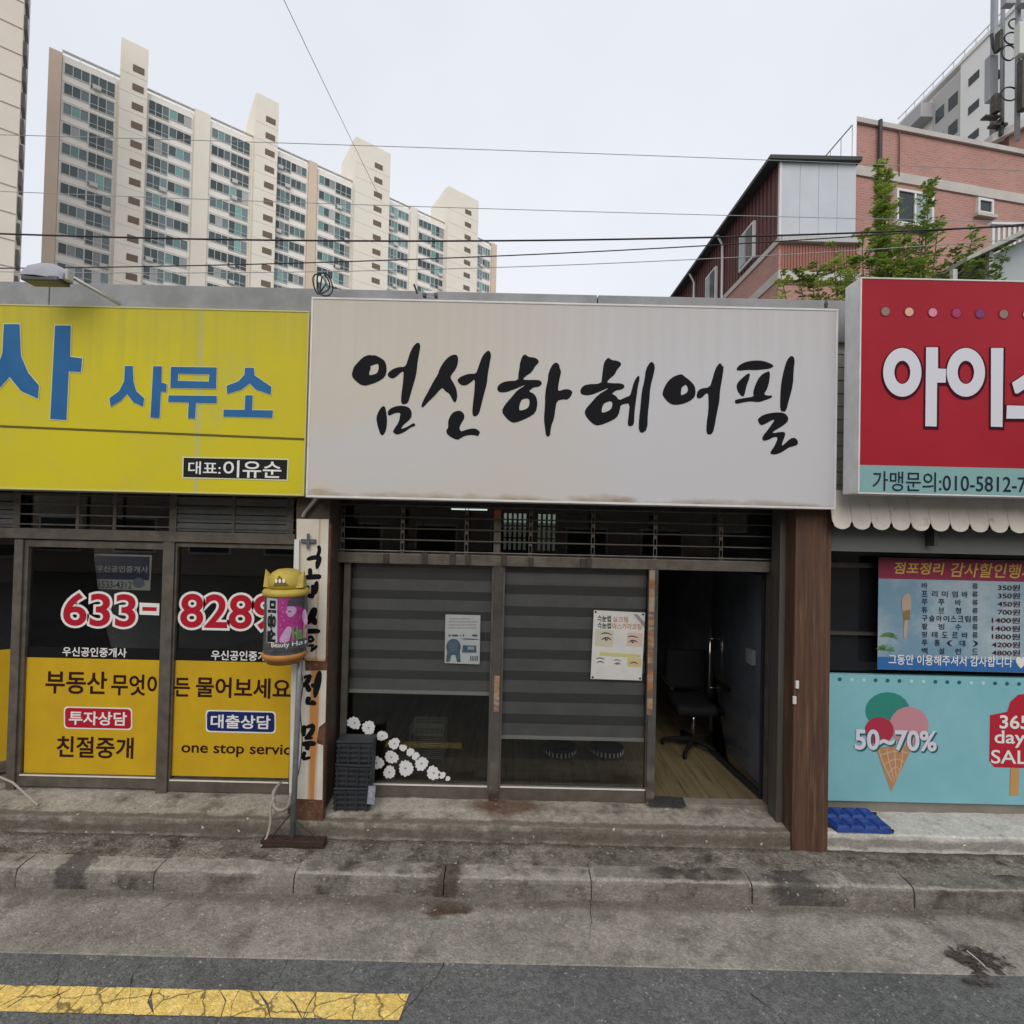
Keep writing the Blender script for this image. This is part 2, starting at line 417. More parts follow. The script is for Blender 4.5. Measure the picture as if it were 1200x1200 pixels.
b = B(); b.quad((-600, -600, -.03), (600, -600, -.03), (600, 600, -.03), (-600, 600, -.03))
tag(b.build('ground', M('ground_soil', (.16, .15, .13), .95, c2=(.12, .115, .10), scale=.3)), kind='structure')

def sheet(name, x0, x1, prof, mat, dx=.05, amp=.004, fine=.003, edge=None):
    """profile (y, z) swept along x with uneven wear"""
    nx = max(2, int((x1-x0)/dx)); b = B(); n = len(prof)
    for i in range(nx+1):
        x = x0 + (x1-x0)*i/nx
        for k, (y, z) in enumerate(prof):
            a = noise.noise((x*1.3, y*1.7, z*3)) * amp + noise.noise((x*9, y*9, z*20)) * fine
            c = noise.noise((x*7+31, y*7, z*13)) * fine * 1.4
            b.v.append((x, y + (c if 0 < k < n-1 else 0), z + (a if 0 < k < n-1 else a*.5)))
    for i in range(nx):
        for k in range(n-1):
            q = i*n+k; b.f.append((q, q+n, q+n+1, q+1)); b.m.append(0)
    return tag(b.build(name, mat, smooth=False), kind='structure')

ys = [-6 + .25*i for i in range(int((YG+6)/.25))] + [YG]
road = sheet('road', -14, 14, [(y, 0) for y in ys], asphalt, dx=.25, amp=.004, fine=0)
gut = sheet('gutter', -14, 14, [(YG-.012, -.012), (YG, .006)] + [(YG+.05*k, .006-.0012*k) for k in range(1, 11)] + [(YK+.03, -.006)], gutter_m, dx=.06, amp=.003, fine=.0025)
strip = sheet('pavement', -8, 8, [(3.77, ZS-.06), (3.775, ZS-.004)] + [(3.79+.03*k, ZS) for k in range(9)] + [(4.06, ZS)], strip_m, dx=.035, amp=.008, fine=.009)
xL, xR = P(372, 930, 4.05).x, P(945, 985, 4.05).x
def step_prof():
    return [(4.03, ZS-.03), (4.028, ZS+.03), (4.03, ZS+.07), (4.034, ZP-.012), (4.046, ZP-.001)] + [(4.07+.045*k, ZP+.0015*k) for k in range(8)] + [(4.47, ZP+.01)]
for nm, a, c, mt in (('step', -8, xL, step_m), ('step', xL, P(929, 792, 4.03).x+.02, step_m), ('step', P(971, 792, 4.03).x-.02, 8, step_r)):
    sheet(nm, a, c, step_prof(), mt, dx=.03, amp=.005, fine=.007)

# kerb stones, each about a metre long
kerb = bpy.data.objects.new('kerb', None); col.objects.link(kerb); tag(kerb, kind='structure')
joints = [PZ(x, 1030, .09).x for x in (10, 178, 345, 521, 691, 873, 1052)]
joints = [joints[0]-1.03*k for k in range(4, 0, -1)] + joints + [joints[-1]+1.03*k for k in range(1, 5)]
for i in range(len(joints)-1):
    a, c = joints[i]+.004, joints[i+1]-.004
    b = B(); nx = 26; dz = random.uniform(-.006, .006); dy = random.uniform(-.006, .006)
    prof = [(YK, -.02), (YK+.002, .05), (YK+.006, ZS-.028), (YK+.016, ZS-.008), (YK+.035, ZS), (YK+.09, ZS+.003), (YK+.155, ZS+.002), (YK+.158, ZS-.05)]
    for k in range(nx+1):
        x = a + (c-a)*k/nx
        for y, z in prof:
            e = .012 if k in (0, nx) and z > .06 else 0
            ch = max(0, noise.noise((x*6, i*3.1, 0)) - .25) * .03 if z > ZS-.03 else 0
            b.v.append((x, y + dy + noise.noise((x*9, y*11, z*11+i)) * .006 + (ch if y < YK+.03 else 0),
                        z + dz*(z > 0) + noise.noise((x*8+7, y*12, z*9+i)) * .006*(z > 0) - ch - e*.5))
    n = len(prof)
    for k in range(nx):
        for q in range(n-1):
            b.f.append((k*n+q, (k+1)*n+q, (k+1)*n+q+1, k*n+q+1)); b.m.append(0)
    b.f.append(tuple(range(n))); b.m.append(0); b.f.append(tuple(nx*n+q for q in reversed(range(n)))); b.m.append(0)
    b.build('kerb_stone', kerb_m, kerb)

# cracked yellow line: paint plates with real gaps
y0, y1, xe = 2.735, 2.885, PZ(474, 1180, 0).x
cr = random.Random(5); x = -14.0; cuts = []
while x < xe - .12:
    cuts.append((x, cr.uniform(-.09, .09), cr.uniform(-.03, .03))); x += cr.uniform(.08, .27)
cuts.append((xe, .012, 0))
b = B()
for (xa, sa, ma), (xb, sb, mb) in zip(cuts, cuts[1:]):
    g = cr.uniform(.002, .005)
    zc = .0055
    ym = (y0+y1)/2 + cr.uniform(-.03, .03)
    def edge(x, s, m, o): return [(x-s+o, y0 + cr.uniform(-.003, .003)), (x+m+o, ym), (x+s+o, y1 + cr.uniform(-.003, .003))]
    A = edge(xa, sa, ma, g/2); C = edge(xb, sb, mb, -g/2)
    if xb - xa > .16 and cr.random() < .6:
        xm1, xm2 = (A[1][0]), (C[1][0]); gg = .004
        b.ngon([(*A[0], zc), (*C[0], zc), (C[1][0], C[1][1]-gg, zc), ((xm1+xm2)/2, ym+cr.uniform(-.02, .02)-gg, zc), (A[1][0], A[1][1]-gg, zc)])
        b.ngon([(A[1][0], A[1][1]+gg, zc), ((xm1+xm2)/2, ym+.02+gg, zc), (C[1][0], C[1][1]+gg, zc), (*C[2], zc), (*A[2], zc)])
    else:
        b.ngon([(*A[0], zc), (*C[0], zc), (*C[1], zc), (*C[2], zc), (*A[2], zc), (*A[1], zc)])
b.build('yellow_line', yellow_paint, road)
ck = random.Random(8); crack_m = M('crack_dark', (.035, .034, .032), .95, spec=.1)
def crack(x, y, ang, ln, wd, z, par):
    b = B(); k = 0; L = []; R_ = []
    while k < ln:
        w_ = wd*ck.uniform(.3, 1.1)*(1-k/ln*.6); nx, ny = -math.sin(ang)*w_, math.cos(ang)*w_
        L.append((x+nx, y+ny, z)); R_.append((x-nx, y-ny, z)); st_ = ck.uniform(.012, .035); k += st_
        x += math.cos(ang)*st_; y += math.sin(ang)*st_; ang += ck.uniform(-.5, .5)*.8
    for i in range(len(L)-1): b.quad(L[i], R_[i], R_[i+1], L[i+1])
    b.build('crack', crack_m, par)
for px, py, an_, ln in ((520, 1126, -1.5, .5), (60, 1160, 2.0, .25), (150, 1160, 1.7, .22), (318, 1160, 1.4, .2), (60, 1199, -1.6, .3), (320, 1199, -1.7, .3), (880, 1165, -1.2, .3)):
    q = PZ(px, py, 0); crack(q.x, q.y, an_, ln, .0028, .0052, road)
for px, py, an_, ln in ((690, 1056, -1.4, .42), (200, 1060, -1.9, .3)):
    q = PZ(px, py, 0); crack(q.x, q.y, an_, ln, .0026, .0125, gut)

# grit and small stones swept against the kerb
b = B(); gr = random.Random(11)
for _ in range(230):
    k = gr.random()
    if k < .45: p = (gr.uniform(-5, 5), YK - abs(gr.gauss(0, .06)) - .012, .006); 
    elif k < .8: p = (gr.uniform(-5, 5), gr.uniform(3.8, 4.02), ZS)
    else: p = (gr.uniform(-5, 5), gr.uniform(2.6, 3.6), .004)
    r = gr.choice((.003, .004, .004, .005, .007, .012 if k < .5 else .004)); i = len(b.v)
    ang = gr.random()*3
    for dx, dy, dz in ((1, 0, 0), (0, .8, 0), (-1, 0, 0), (0, -.8, 0), (.1, .1, .8)):
        b.v.append((p[0] + r*(dx*math.cos(ang)-dy*math.sin(ang))*gr.uniform(.8, 1.3), p[1] + r*(dx*math.sin(ang)+dy*math.cos(ang)), p[2] + r*dz))
    b.f += [(i, i+1, i+4), (i+1, i+2, i+4), (i+2, i+3, i+4), (i+3, i, i+4)]; b.m += [0]*4
tag(b.build('grit', M('grit_stone', (.26, .24, .21), .9, c2=(.10, .09, .08), scale=9)), 'loose pale grit and pebbles along the kerb and gutter', None, kind='stuff')

# ------------------------------------------------------------------ the row of low shops
shop = thing('shop_row', (0, 4.5, 0), 'low single storey row of three shops under the sign boards', 'shop building')
ZT = P(600, 349.5, 4.2).z      # top of parapet
ZB = 2.80                    # underside of fascia
XLw = (P(342, 780, 4.12).x, P(400, 780, YF).x)     # pier between left and centre shop
XRw = (P(912, 780, YF).x, P(966, 780, 4.1).x)    # pier between centre and right shop
B().box(-9, 9, 4.16, 4.40, ZB, ZT-.34).build('fascia', fascia_m, shop)
XC = [-9, P(60, 347, 4.12).x, P(700, 347, 4.12).x, P(1300, 347, 4.12).x, 9]
for a, c in zip(XC, XC[1:]):
    B().box(a+.004, c-.004, 4.10, 4.46, ZT-.339, ZT).build('coping', coping_m, shop, bev=.006)
B().box(-9, 9, 4.401, 8.56, 2.85, 3.1).build('roof', coping_m, shop)
B().box(XLw[0], XLw[1]-.03, 4.12, 8.5, .1, ZB-.002).build('pier', M('pier_brown', (.10, .07, .05), .7, c2=(.06, .045, .035), scale=4), shop)
B().box(XRw[0]+.05, XRw[1], 4.2, 8.5, .1, ZB-.002).build('pier', dark_wall, shop)
for s in (-9, 8.9): B().box(s, s+.1, 4.41, 8.55, 0, 2.849).build('side_wall', fascia_m, shop)

# siding sliver seen between the white and the red sign board
sx0, sx1 = P(979, 480, 4.15).x, P(1003, 480, 4.15).x
zz = P(985, 584, 4.15).z; zt = P(985, 386, 4.15).z; k = 0; hb = (zt-zz)/13
while k < 13:
    B().box(sx0-.1, sx1+.1, 4.135, 4.158, zz+k*hb+.004, zz+(k+1)*hb-.004).build('siding_tile', M('siding_tile', (.62, .59, .52), .7, c2=(.5, .47, .41), scale=6), shop, bev=.003); k += 1

# rooms
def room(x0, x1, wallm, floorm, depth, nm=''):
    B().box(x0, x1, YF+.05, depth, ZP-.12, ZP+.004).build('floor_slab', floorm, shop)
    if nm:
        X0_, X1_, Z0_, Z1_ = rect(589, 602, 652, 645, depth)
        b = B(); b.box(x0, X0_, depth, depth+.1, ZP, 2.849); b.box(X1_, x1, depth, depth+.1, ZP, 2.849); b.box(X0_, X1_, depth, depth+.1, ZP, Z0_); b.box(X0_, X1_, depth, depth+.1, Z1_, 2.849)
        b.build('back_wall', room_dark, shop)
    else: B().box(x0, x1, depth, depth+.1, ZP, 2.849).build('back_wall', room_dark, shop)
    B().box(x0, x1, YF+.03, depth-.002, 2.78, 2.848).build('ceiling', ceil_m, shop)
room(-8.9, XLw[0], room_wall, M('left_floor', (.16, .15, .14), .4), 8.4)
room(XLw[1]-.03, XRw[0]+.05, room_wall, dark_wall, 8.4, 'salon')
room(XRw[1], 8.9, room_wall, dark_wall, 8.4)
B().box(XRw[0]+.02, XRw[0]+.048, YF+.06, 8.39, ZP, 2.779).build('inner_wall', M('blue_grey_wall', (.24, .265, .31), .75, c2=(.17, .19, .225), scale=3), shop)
# plank floor of the hair shop
fl = B().box(XLw[1]-.02, XRw[0]+.0, YF+.055, 8.38, ZP+.0045, ZP+.006).build('plank_floor', M('plank_gap', (.05, .035, .02), .8), shop)
pw = .19; x = XLw[1]-.02
rr = random.Random(3)
while x < XRw[0]-.02:
    y = YF+.06 - rr.random()*.9
    while y < 8.3:
        a, c = max(y, YF+.06), min(y+1.2, 8.38)
        if c > a + .05: B().box(x+.002, min(x+pw, XRw[0])-.002, a+.002, c-.002, ZP+.0062, ZP+.014).build('plank', wood_floor, fl)
        y += 1.2
    x += pw

# ---------------- glazing of the centre shop
def frame_bar(x0, y0, x1, y1, Y=YF, d0=.035, d1=.035, mat=None, parent=None, name='frame', bev=.003):
    X0, X1, Z0, Z1 = rect(x0, y0, x1, y1, Y)
    return B().box(X0, X1, Y-d0, Y+d1, Z0, Z1).build(name, mat or alu, parent, bev=bev)

def pane(x0, y0, x1, y1, Y, parent, mat=glass, name='pane'):
    X0, X1, Z0, Z1 = rect(x0, y0, x1, y1, Y)
    return B().box(X0, X1, Y-.003, Y+.003, Z0, Z1).build(name, mat, parent)

def window(name, x0, y0, x1, y1, t=(6, 5, 8, 6), Y=YF, parent=None, mat=None, gl=glass):
    """frame ring with a pane; t = left, top, right, bottom frame widths in photo pixels"""
    X0, X1, Z0, Z1 = rect(x0, y0, x1, y1, Y)
    s = Y/600
    l, tp, r, bt = [q*s for q in t]
    b = B()
    b.box(X0, X0+l, Y-.03, Y+.03, Z0, Z1); b.box(X1-r, X1, Y-.03, Y+.03, Z0, Z1)
    b.box(X0+l, X1-r, Y-.028, Y+.03, Z1-tp, Z1); b.box(X0+l, X1-r, Y-.028, Y+.03, Z0, Z0+bt)
    o = b.build(name, mat or alu, parent, bev=.003)
    B().box(X0+l-.005, X1-r+.005, Y-.003, Y+.003, Z0+bt-.005, Z1-tp+.005).build('pane', gl, o)
    if bt > .05:
        B().box(X0+l, X1-r, Y-.036, Y-.029, Z0+bt-.012, Z0+bt-.002).build('edge_strip', alu_pale, o)
    return o, (X0, X1, Z0, Z1)

win1, r1 = window('window', 401, 655, 577, 936, t=(7, 5, 3, 19), parent=shop)
win2, r2 = window('window', 586, 657, 758, 941, t=(3, 5, 1, 20), parent=shop)
# steel mullions
m1 = frame_bar(576, 656, 587, 936, d0=.05, mat=chrome, parent=shop, name='mullion')
m2 = frame_bar(757.5, 658, 767, 945, d0=.06, mat=chrome, parent=shop, name='mullion')
reflection_m = M('painted_reflection_strip', (.30, .25, .19), .5, c2=(.30, .12, .04), scale=1, stretch=(2, 2, 7), lo=.45, hi=.55, c3=(.14, .095, .075), scale3=1.9, lo3=.52, hi3=.6)  # strip colour stands in for orange and brown reflections in the steel mullions
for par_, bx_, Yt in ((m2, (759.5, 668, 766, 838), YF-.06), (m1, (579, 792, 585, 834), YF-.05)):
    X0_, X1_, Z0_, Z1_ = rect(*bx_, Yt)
    B().box(X0_, X1_, Yt-.002, Yt-.0001, Z0_, Z1_).build('tape_and_painted_reflection', reflection_m, par_)
# header beam
X0, X1 = P(396, 655, YF).x, P(921, 655, YF).x
Zh0, Zh1 = P(600, 663, YF).z, P(600, 651, YF).z
hd = B().box(X0, X1, YF-.07, YF+.05, Zh0, Zh1).build('header', alu, shop, bev=.004)
for px in (452, 497, 530, 548, 590, 622, 683, 690):
    a = P(px, 654, YF-.08)
    B().box(a.x-.02, a.x+.025, YF-.085, YF-.07, Zh0+.004, Zh1+random.uniform(-.01, .03)).build('clip', dark_metal, hd, bev=.002)
# transom lights with security bars and slotted straps
tr = B().box(X0, X1, YF+.02, YF+.026, Zh1, ZB+.02).build('transom', glass_dk, shop)
tf = B(); tf.box(X0-.0, X0+.03, YF-.03, YF+.03, Zh1+.002, ZB-.004); tf.box(X1-.03, X1, YF-.03, YF+.03, Zh1+.002, ZB-.004); tf.box(X0+.03, X1-.03, YF-.03, YF+.03, ZB-.05, ZB-.004)
tf.build('transom_frame', dark_metal, tr)
mid = B(); xm = P(583, 620, YF).x; mid.box(xm-.03, xm+.03, YF-.03, YF+.019, Zh1+.002, ZB-.052); mid.build('transom_mullion', alu, tr)
B().box(xm-.028, xm+.028, YF-.075, YF-.071, P(583, 608, YF).z, P(583, 598, YF).z).build('warning_tape', M('orange_tape', (.45, .13, .05), .5), tr)
for k in range(5):
    z = Zh1 + .02 + k*(ZB - Zh1 - .05)/4.2
    B().tube([(X0+.01, YF-.06, z), (X1-.01, YF-.06, z)], .0065, 8).build('bar', alu, tr)
for px in (402, 472, 547, 622, 695, 768, 845, 914):
    x = P(px, 620, YF-.05).x; zb, zt = Zh1+.002, ZB-.03
    b = B(); b.box(x-.016, x-.010, YF-.054, YF-.049, zb, zt); b.box(x+.010, x+.016, YF-.054, YF-.049, zb, zt)
    z = zb
    while z < zt-.01:
        b.box(x-.010, x+.010, YF-.0535, YF-.0495, z, min(z+.03, zt)); z += .085
    b.build('strap', alu, tr)
# door opening: jambs, threshold, open glass leaf
frame_bar(898, 664, 909, 950, d0=.03, mat=alu, parent=shop, name='door_jamb')
frame_bar(909, 664, 921, 955, Y=4.36, d0=.03, d1=.06, mat=M('jamb_brown', (.12, .085, .06), .5, .2, c2=(.2, .16, .12), scale=3, stretch=(20, 20, 1)), parent=shop, name='door_jamb')
a, c = P(767, 945, YF), P(905, 948, YF)
B().box(a.x, c.x, YF-.05, YF+.06, ZP+.0, ZP+.022).build('threshold', M('threshold_stone', (.27, .24, .2), .7, c2=(.16, .14, .11), scale=9), shop, bev=.004)
hx, hy = P(899, 800, YF).x-.01, YF+.05
ang = math.radians(96); dl = .92; ux, uy = math.cos(ang), math.sin(ang)
def leafbox(b, s0, s1, z0, z1, t=.018):
    nx, ny = -uy*t, ux*t
    q = [(hx+ux*s0-nx, hy+uy*s0-ny), (hx+ux*s1-nx, hy+uy*s1-ny), (hx+ux*s1+nx, hy+uy*s1+ny), (hx+ux*s0+nx, hy+uy*s0+ny)]
    i = len(b.v); b.v += [(x, y, z0) for x, y in q] + [(x, y, z1) for x, y in q]
    for f in ((0,3,2,1),(4,5,6,7),(0,1,5,4),(1,2,6,5),(2,3,7,6),(3,0,4,7)): b.f.append(tuple(i+k for k in f)); b.m.append(0)
dz0, dz1 = ZP+.03, Zh0-.01
b = B(); leafbox(b, 0, .014, dz0, dz1); leafbox(b, .014, dl, dz1-.03, dz1, .012); leafbox(b, .014, dl, dz0, dz0+.05, .012)
door = b.build('door', M('door_dark_frame', (.03, .032, .036), .4, .4), shop, bev=.002)
b = B(); leafbox(b, .01, dl, dz0+.045, dz1-.028, .004); b.build('pane', glass_mat('door_glass', (.97, .97, .97), 1.12), door)
b = B(); hs = dl-.09
px_, py_ = hx+ux*hs+(-uy)*.06, hy+uy*hs+ux*.06
zc = P(846, 780, 5.2).z
b.tube([(px_, py_, zc-.36), (px_, py_, zc+.36)], .014, 10)
for s in (-.25, .25): b.tube([(px_, py_, zc+s), (hx+ux*hs, hy+uy*hs, zc+s)], .008, 8)
b.build('handle', chrome, door, smooth=True)
a = P(890, 770, 4.9)
B().box(XRw[0]-.02, XRw[0]+.019, 4.85, 4.98, a.z-.07, a.z+.07).build('switch_box', white_pl, shop, bev=.004)
# white film flowers on the left pane
fw = M('white_film', (.66, .66, .66), .6)
fr = random.Random(21)
for (fx, fy, rr_, np_) in ((415, 847, 8, 7), (432, 852.5, 8.4, 8), (448, 862, 6.5, 6), (462, 871, 7, 6), (472.5, 876, 4.5, 5), (481, 881, 5, 6), (487.5, 886, 5, 6), (441, 893.5, 9, 9), (459, 887, 8.2, 8), (456.5, 904.5, 7.8, 8), (476, 900, 9.5, 10), (494, 894.5, 8.5, 8), (508, 905.5, 8.5, 7), (518, 908, 4.5, 5), (525, 912, 3, 4)):
    pts = []
    for k in range(np_*6):
        t = 2*math.pi*k/(np_*6); e = abs(math.sin(t*(np_+3)/2 + .4*math.sin(3*t+fx))); r = rr_*(.76 + .24*e**.6 + .07*math.sin(2*t+fx) + .05*math.sin(3*t+fy)) * (1+fr.uniform(-.03, .03))
        pts.append((fx + r*math.cos(t), fy + r*.97*math.sin(t)))
    shape('flower_sticker', pts, YF, fw, win1, lift=.0055)
    if rr_ > 6: shape('flower_centre', circ(fx+fr.uniform(-1, 1), fy, rr_*.16), YF, M('film_grey', (.3, .3, .32), .6), win1, lift=.0065)

# ---------------- left shop glazing (estate office)
film_y = M('yellow_film', (.56, .36, .018), .5, c2=(.50, .31, .02), scale=3, spec=.08)
film_k = M('black_film', (.012, .012, .013), .4, spec=.08)
txt_br = M('text_dark_brown', (.035, .012, .012), .5, spec=.08)
txt_red = M('text_red', (.40, .015, .03), .5, spec=.08)
txt_navy = M('text_navy', (.018, .025, .12), .5, spec=.08)
def lshop_window(x0, x1, ytop, ybot, t):
    o, r = window('window', x0, ytop, x1, ybot, t=t, parent=shop); return o
wA = lshop_window(27, 195, 634, 921, (5, 8, 3, 14))
wB = lshop_window(202, 352, 637, 927, (4, 5, 4, 14))
frame_bar(191, 634, 204, 928, d0=.05, mat=alu, parent=shop, name='mullion')
frame_bar(18, 632, 28, 922, d0=.05, mat=alu, parent=shop, name='mullion')
lh0, lh1 = P(180, 634, YF).z, P(180, 622, YF).z
B().box(P(-400, 628, YF).x, P(349, 628, YF).x, YF-.06, YF+.05, lh0, lh1).build('header', alu, shop, bev=.004)
def film(name, x0, y0, x1, y1, mat, par, lift=.0045, Y=YF):
    return shape(name, [(x0, y0), (x1, y0 + (x1-x0)*.023), (x1 - (y1-y0)*.023, y1 + (x1-x0)*.023), (x0 - (y1-y0)*.023, y1)], Y, mat, par, lift=lift)
film('yellow_film', 31.5, 770, 190.5, 906, film_y, wA)
film('yellow_film', 203.5, 773.5, 352, 908.5, film_y, wB)
film('black_film', 31.8, 757, 190.8, 769.5, film_k, wA)
film('black_film', 203.8, 759.5, 352, 773, film_k, wB)
T = text
T('lettering', '우신공인중개사', (74, 758.5, 149, 769.5), YF, pr_white, wA, bold=.018, lift=.0065)
T('lettering', '우신공인중개사', (248, 762.5, 324, 774), YF, pr_white, wB, bold=.018, lift=.0065)
T('lettering', '부동산', (54, 786, 126, 813), YF, txt_br, wA, bold=.02, lift=.0065)
T('lettering', '무엇이', (131, 790, 190, 815), YF, txt_br, wA, bold=.022, lift=.0065)
T('lettering', '든', (205, 794, 223, 816), YF, txt_br, wB, bold=.022, lift=.0065)
T('lettering', '물어보세요!', (230, 794, 347, 818), YF, txt_br, wB, bold=.022, lift=.0065)
T('lettering', '친절중개', (67, 863, 157, 888), YF, txt_br, wA, bold=.02, lift=.0065)
T('lettering', 'one stop service', (213, 871, 351, 887), YF, txt_br, wB, bold=.016, lift=.0065)
def rrect(x0, y0, x1, y1, r=4):
    o = []
    for cx, cy, a in ((x1-r, y0+r, -90), (x1-r, y1-r, 0), (x0+r, y1-r, 90), (x0+r, y0+r, 180)):
        for k in range(4):
            t = math.radians(a + 30*k); o.append((cx + r*math.cos(t), cy + r*math.sin(t)))
    return [(x, y + (x-x0)*.023) for x, y in o]
for (x0, y0, x1, y1, mt, par, tx) in ((77, 829, 154, 852, txt_red, wA, '투자상담'), (243, 833, 322, 856, txt_navy, wB, '대출상담')):
    shape('badge_border', rrect(x0-1.5, y0-1.5, x1+1.5, y1+1.5), YF, pr_white, par, lift=.0055)
    shape('badge', rrect(x0, y0, x1, y1), YF, mt, par, lift=.0065)
    T('lettering', tx, (x0+4.5, y0+4.5, x1-4.5, y1-2.5), YF, pr_white, par, bold=.02, lift=.0078)
T('lettering', '633', (75, 695, 160, 734), YF, txt_red, wA, bold=.02, lift=.0078, outline=.05, omat=pr_white, ol=.001)
shape('dash_outline', [(164, 706), (187.5, 707), (187, 721), (164, 720)], YF, pr_white, wA, lift=.0065)
shape('dash', [(167.5, 711), (184.5, 711.5), (184, 716), (167.5, 715.5)], YF, txt_red, wA, lift=.0078)
T('lettering', '8289', (212, 696.5, 324, 737), YF, txt_red, wB, bold=.02, lift=.0078, outline=.05, omat=pr_white, ol=.001)

# transom of the left shop: bars, roller shutters partly down behind them
lt = B().box(P(-400, 600, YF).x, P(350, 600, YF).x, YF+.02, YF+.026, lh1, ZB+.02).build('transom', glass_dk, shop)
for k in range(4):
    z = lh1 + .035 + k*.085
    B().box(P(-400, 600, YF).x, P(348, 600, YF).x, YF-.045, YF-.037, z-.006, z+.006).build('bar', alu, lt)
for px in (24, 95, 138, 206, 276, 342):
    x = P(px, 600, YF).x; w_ = .03 if px in (24, 206, 342) else .014
    B().box(x-w_, x+w_, YF-.035, YF-.029, lh1+.002, ZB-.004).build('strap', alu, lt)
for x0, x1 in ((-300, 22), (210, 342)):
    X0_, X1_ = P(x0, 600, YF).x, P(x1, 600, YF).x
    for k in range(6):
        z = lh1 + .004 + k*.075
        if z + .07 > ZB: break
        B().box(X0_, X1_, YF-.026, YF-.008, z, z+.07).build('shutter_slat', shutter_m, lt, bev=.006)

# inward open door at the far left with its yellow film
hx2 = P(-62, 780, YF).x; a2 = math.radians(34); L2 = .92
def ld(s): return (hx2 + math.cos(a2)*s, YF+.01 + math.sin(a2)*s)
zb, zt2 = ZP+.03, lh0-.012
def lbox(b, s0, s1, z0, z1, t):
    nx, ny = -math.sin(a2)*t, math.cos(a2)*t
    q = [(ld(s0)[0]-nx, ld(s0)[1]-ny), (ld(s1)[0]-nx, ld(s1)[1]-ny), (ld(s1)[0]+nx, ld(s1)[1]+ny), (ld(s0)[0]+nx, ld(s0)[1]+ny)]
    i = len(b.v); b.v += [(x, y, z0) for x, y in q] + [(x, y, z1) for x, y in q]
    for f in ((0,3,2,1),(4,5,6,7),(0,1,5,4),(1,2,6,5),(2,3,7,6),(3,0,4,7)): b.f.append(tuple(i+k for k in f)); b.m.append(0)
b = B(); lbox(b, 0, .05, zb, zt2, .02); lbox(b, L2-.05, L2, zb, zt2, .02); lbox(b, .05, L2-.05, zt2-.06, zt2, .02); lbox(b, .05, L2-.05, zb, zb+.1, .02)
ldoor = b.build('door', alu, shop, bev=.002)
b = B(); lbox(b, .045, L2-.045, zb+.095, zt2-.055, .003); b.build('pane', glass, ldoor)
def lsheet(s0, s1, z0, z1, lift, nm, mt):
    nx, ny = math.sin(a2)*lift, -math.cos(a2)*lift
    p, q = ld(s0), ld(s1)
    B().quad((p[0]+nx, p[1]+ny, z0), (q[0]+nx, q[1]+ny, z0), (q[0]+nx, q[1]+ny, z1), (p[0]+nx, p[1]+ny, z1)).build(nm, mt, ldoor)
zf = P(60, 770, YF).z
lsheet(.05, L2-.05, zb+.1, zf, .005, 'yellow_film', film_y)
v_, f_ = glyph('담', .02); nx, ny = math.sin(a2)*.007, -math.cos(a2)*.007
for off, mt, lf in ((.07, pr_white, .0065), (.02, txt_red, .008)):
    v_, f_ = glyph('담', off); pts = []
    for a in v_:
        p = ld(.47 + a[0]*.3); pts.append((p[0]+math.sin(a2)*lf, p[1]-math.cos(a2)*lf, ZP+.38 + a[1]*.34))
    me = bpy.data.meshes.new('lettering'); me.from_pydata(pts, [], f_); me.materials.append(mt); place(bpy.data.objects.new('lettering', me), ldoor)

# ---------------- right shop front: teal panel, dark opening
YR = 4.32
teal = M('teal_panel', (.22, .47, .52), .55, c2=(.19, .43, .48), scale=2.5, spec=.08)
rf0, rf1 = P(971, 865, YR).x, P(1500, 865, YR).x
tz0, tz1 = P(1085, 941, YR).z, P(1085, 792.5, YR).z
tp_ = B().box(rf0-.02, rf1, YR, YR+.05, tz0, tz1).build('teal_panel', teal, shop, bev=.003)
B().box(rf0-.02, rf1, YR+.03, YR+.3, ZP, tz0-.002).build('plinth', M('plinth', (.24, .22, .19), .85, c2=(.18, .165, .14), scale=4, bump=.3, bscale=60), shop)
B().box(rf0-.02, rf1, YR+.1, YR+.14, tz1, ZB).build('dark_glazing', M('dark_tint_glass', (.012, .013, .015), .12, spec=.5), shop)
B().box(rf0-.02, rf1, YR+.07, YR+.099, P(1085, 668, YR).z, P(1085, 662, YR).z).build('rail', dark_metal, shop)
B().box(rf0-.02, rf1, YR+.05, YR+.099, tz1+.32, tz1+.345).build('rail', dark_metal, shop)
cone_m = M('cone_tan', (.42, .22, .11), .6); stick_m = M('stick_tan', (.5, .27, .10), .6)
pink = M('scoop_pink', (.50, .23, .27), .5); red_s = M('scoop_red', (.38, .03, .06), .5); green_s = M('scoop_green', (.03, .22, .18), .5)
tdk = M('text_teal_dark', (.02, .11, .13), .5); tlt = M('text_teal_light', (.42, .60, .60), .5)
for k, px in enumerate(range(984, 1330, 14)):
    shape('dot', circ(px, 796 + (px-984)*.026, 2.3, n=10), YR, (tdk, tlt, tlt, tdk, tdk)[k % 5], tp_, lift=.002)
shape('scoop', circ(1040, 833, 26, 22), YR, green_s, tp_, lift=.002)
shape('scoop', circ(1065, 850, 23, 22), YR, pink, tp_, lift=.003)
shape('scoop', circ(1030, 856, 17, 16), YR, red_s, tp_, lift=.004)
shape('cone', [(1026, 876), (1070, 873), (1044, 928)], YR, cone_m, tp_, lift=.0025)
b = B()
for k in range(4):
    t = k/4
    brush(b, [(1029+t*38, 877-t*2), (1034+t*30, 893-t*4+ (0 if k < 2 else 5)), (1046+t*8, 917-t*30+22*t)], 1.3, YR, .0032)
for k in range(3): brush(b, [(1030+k*4.6, 885+k*11), (1050, 879+k*9), (1066-k*6, 883+k*10)], 1.3, YR, .0036)
b.build('cone_pattern', M('cone_line', (.55, .38, .25), .6), tp_)
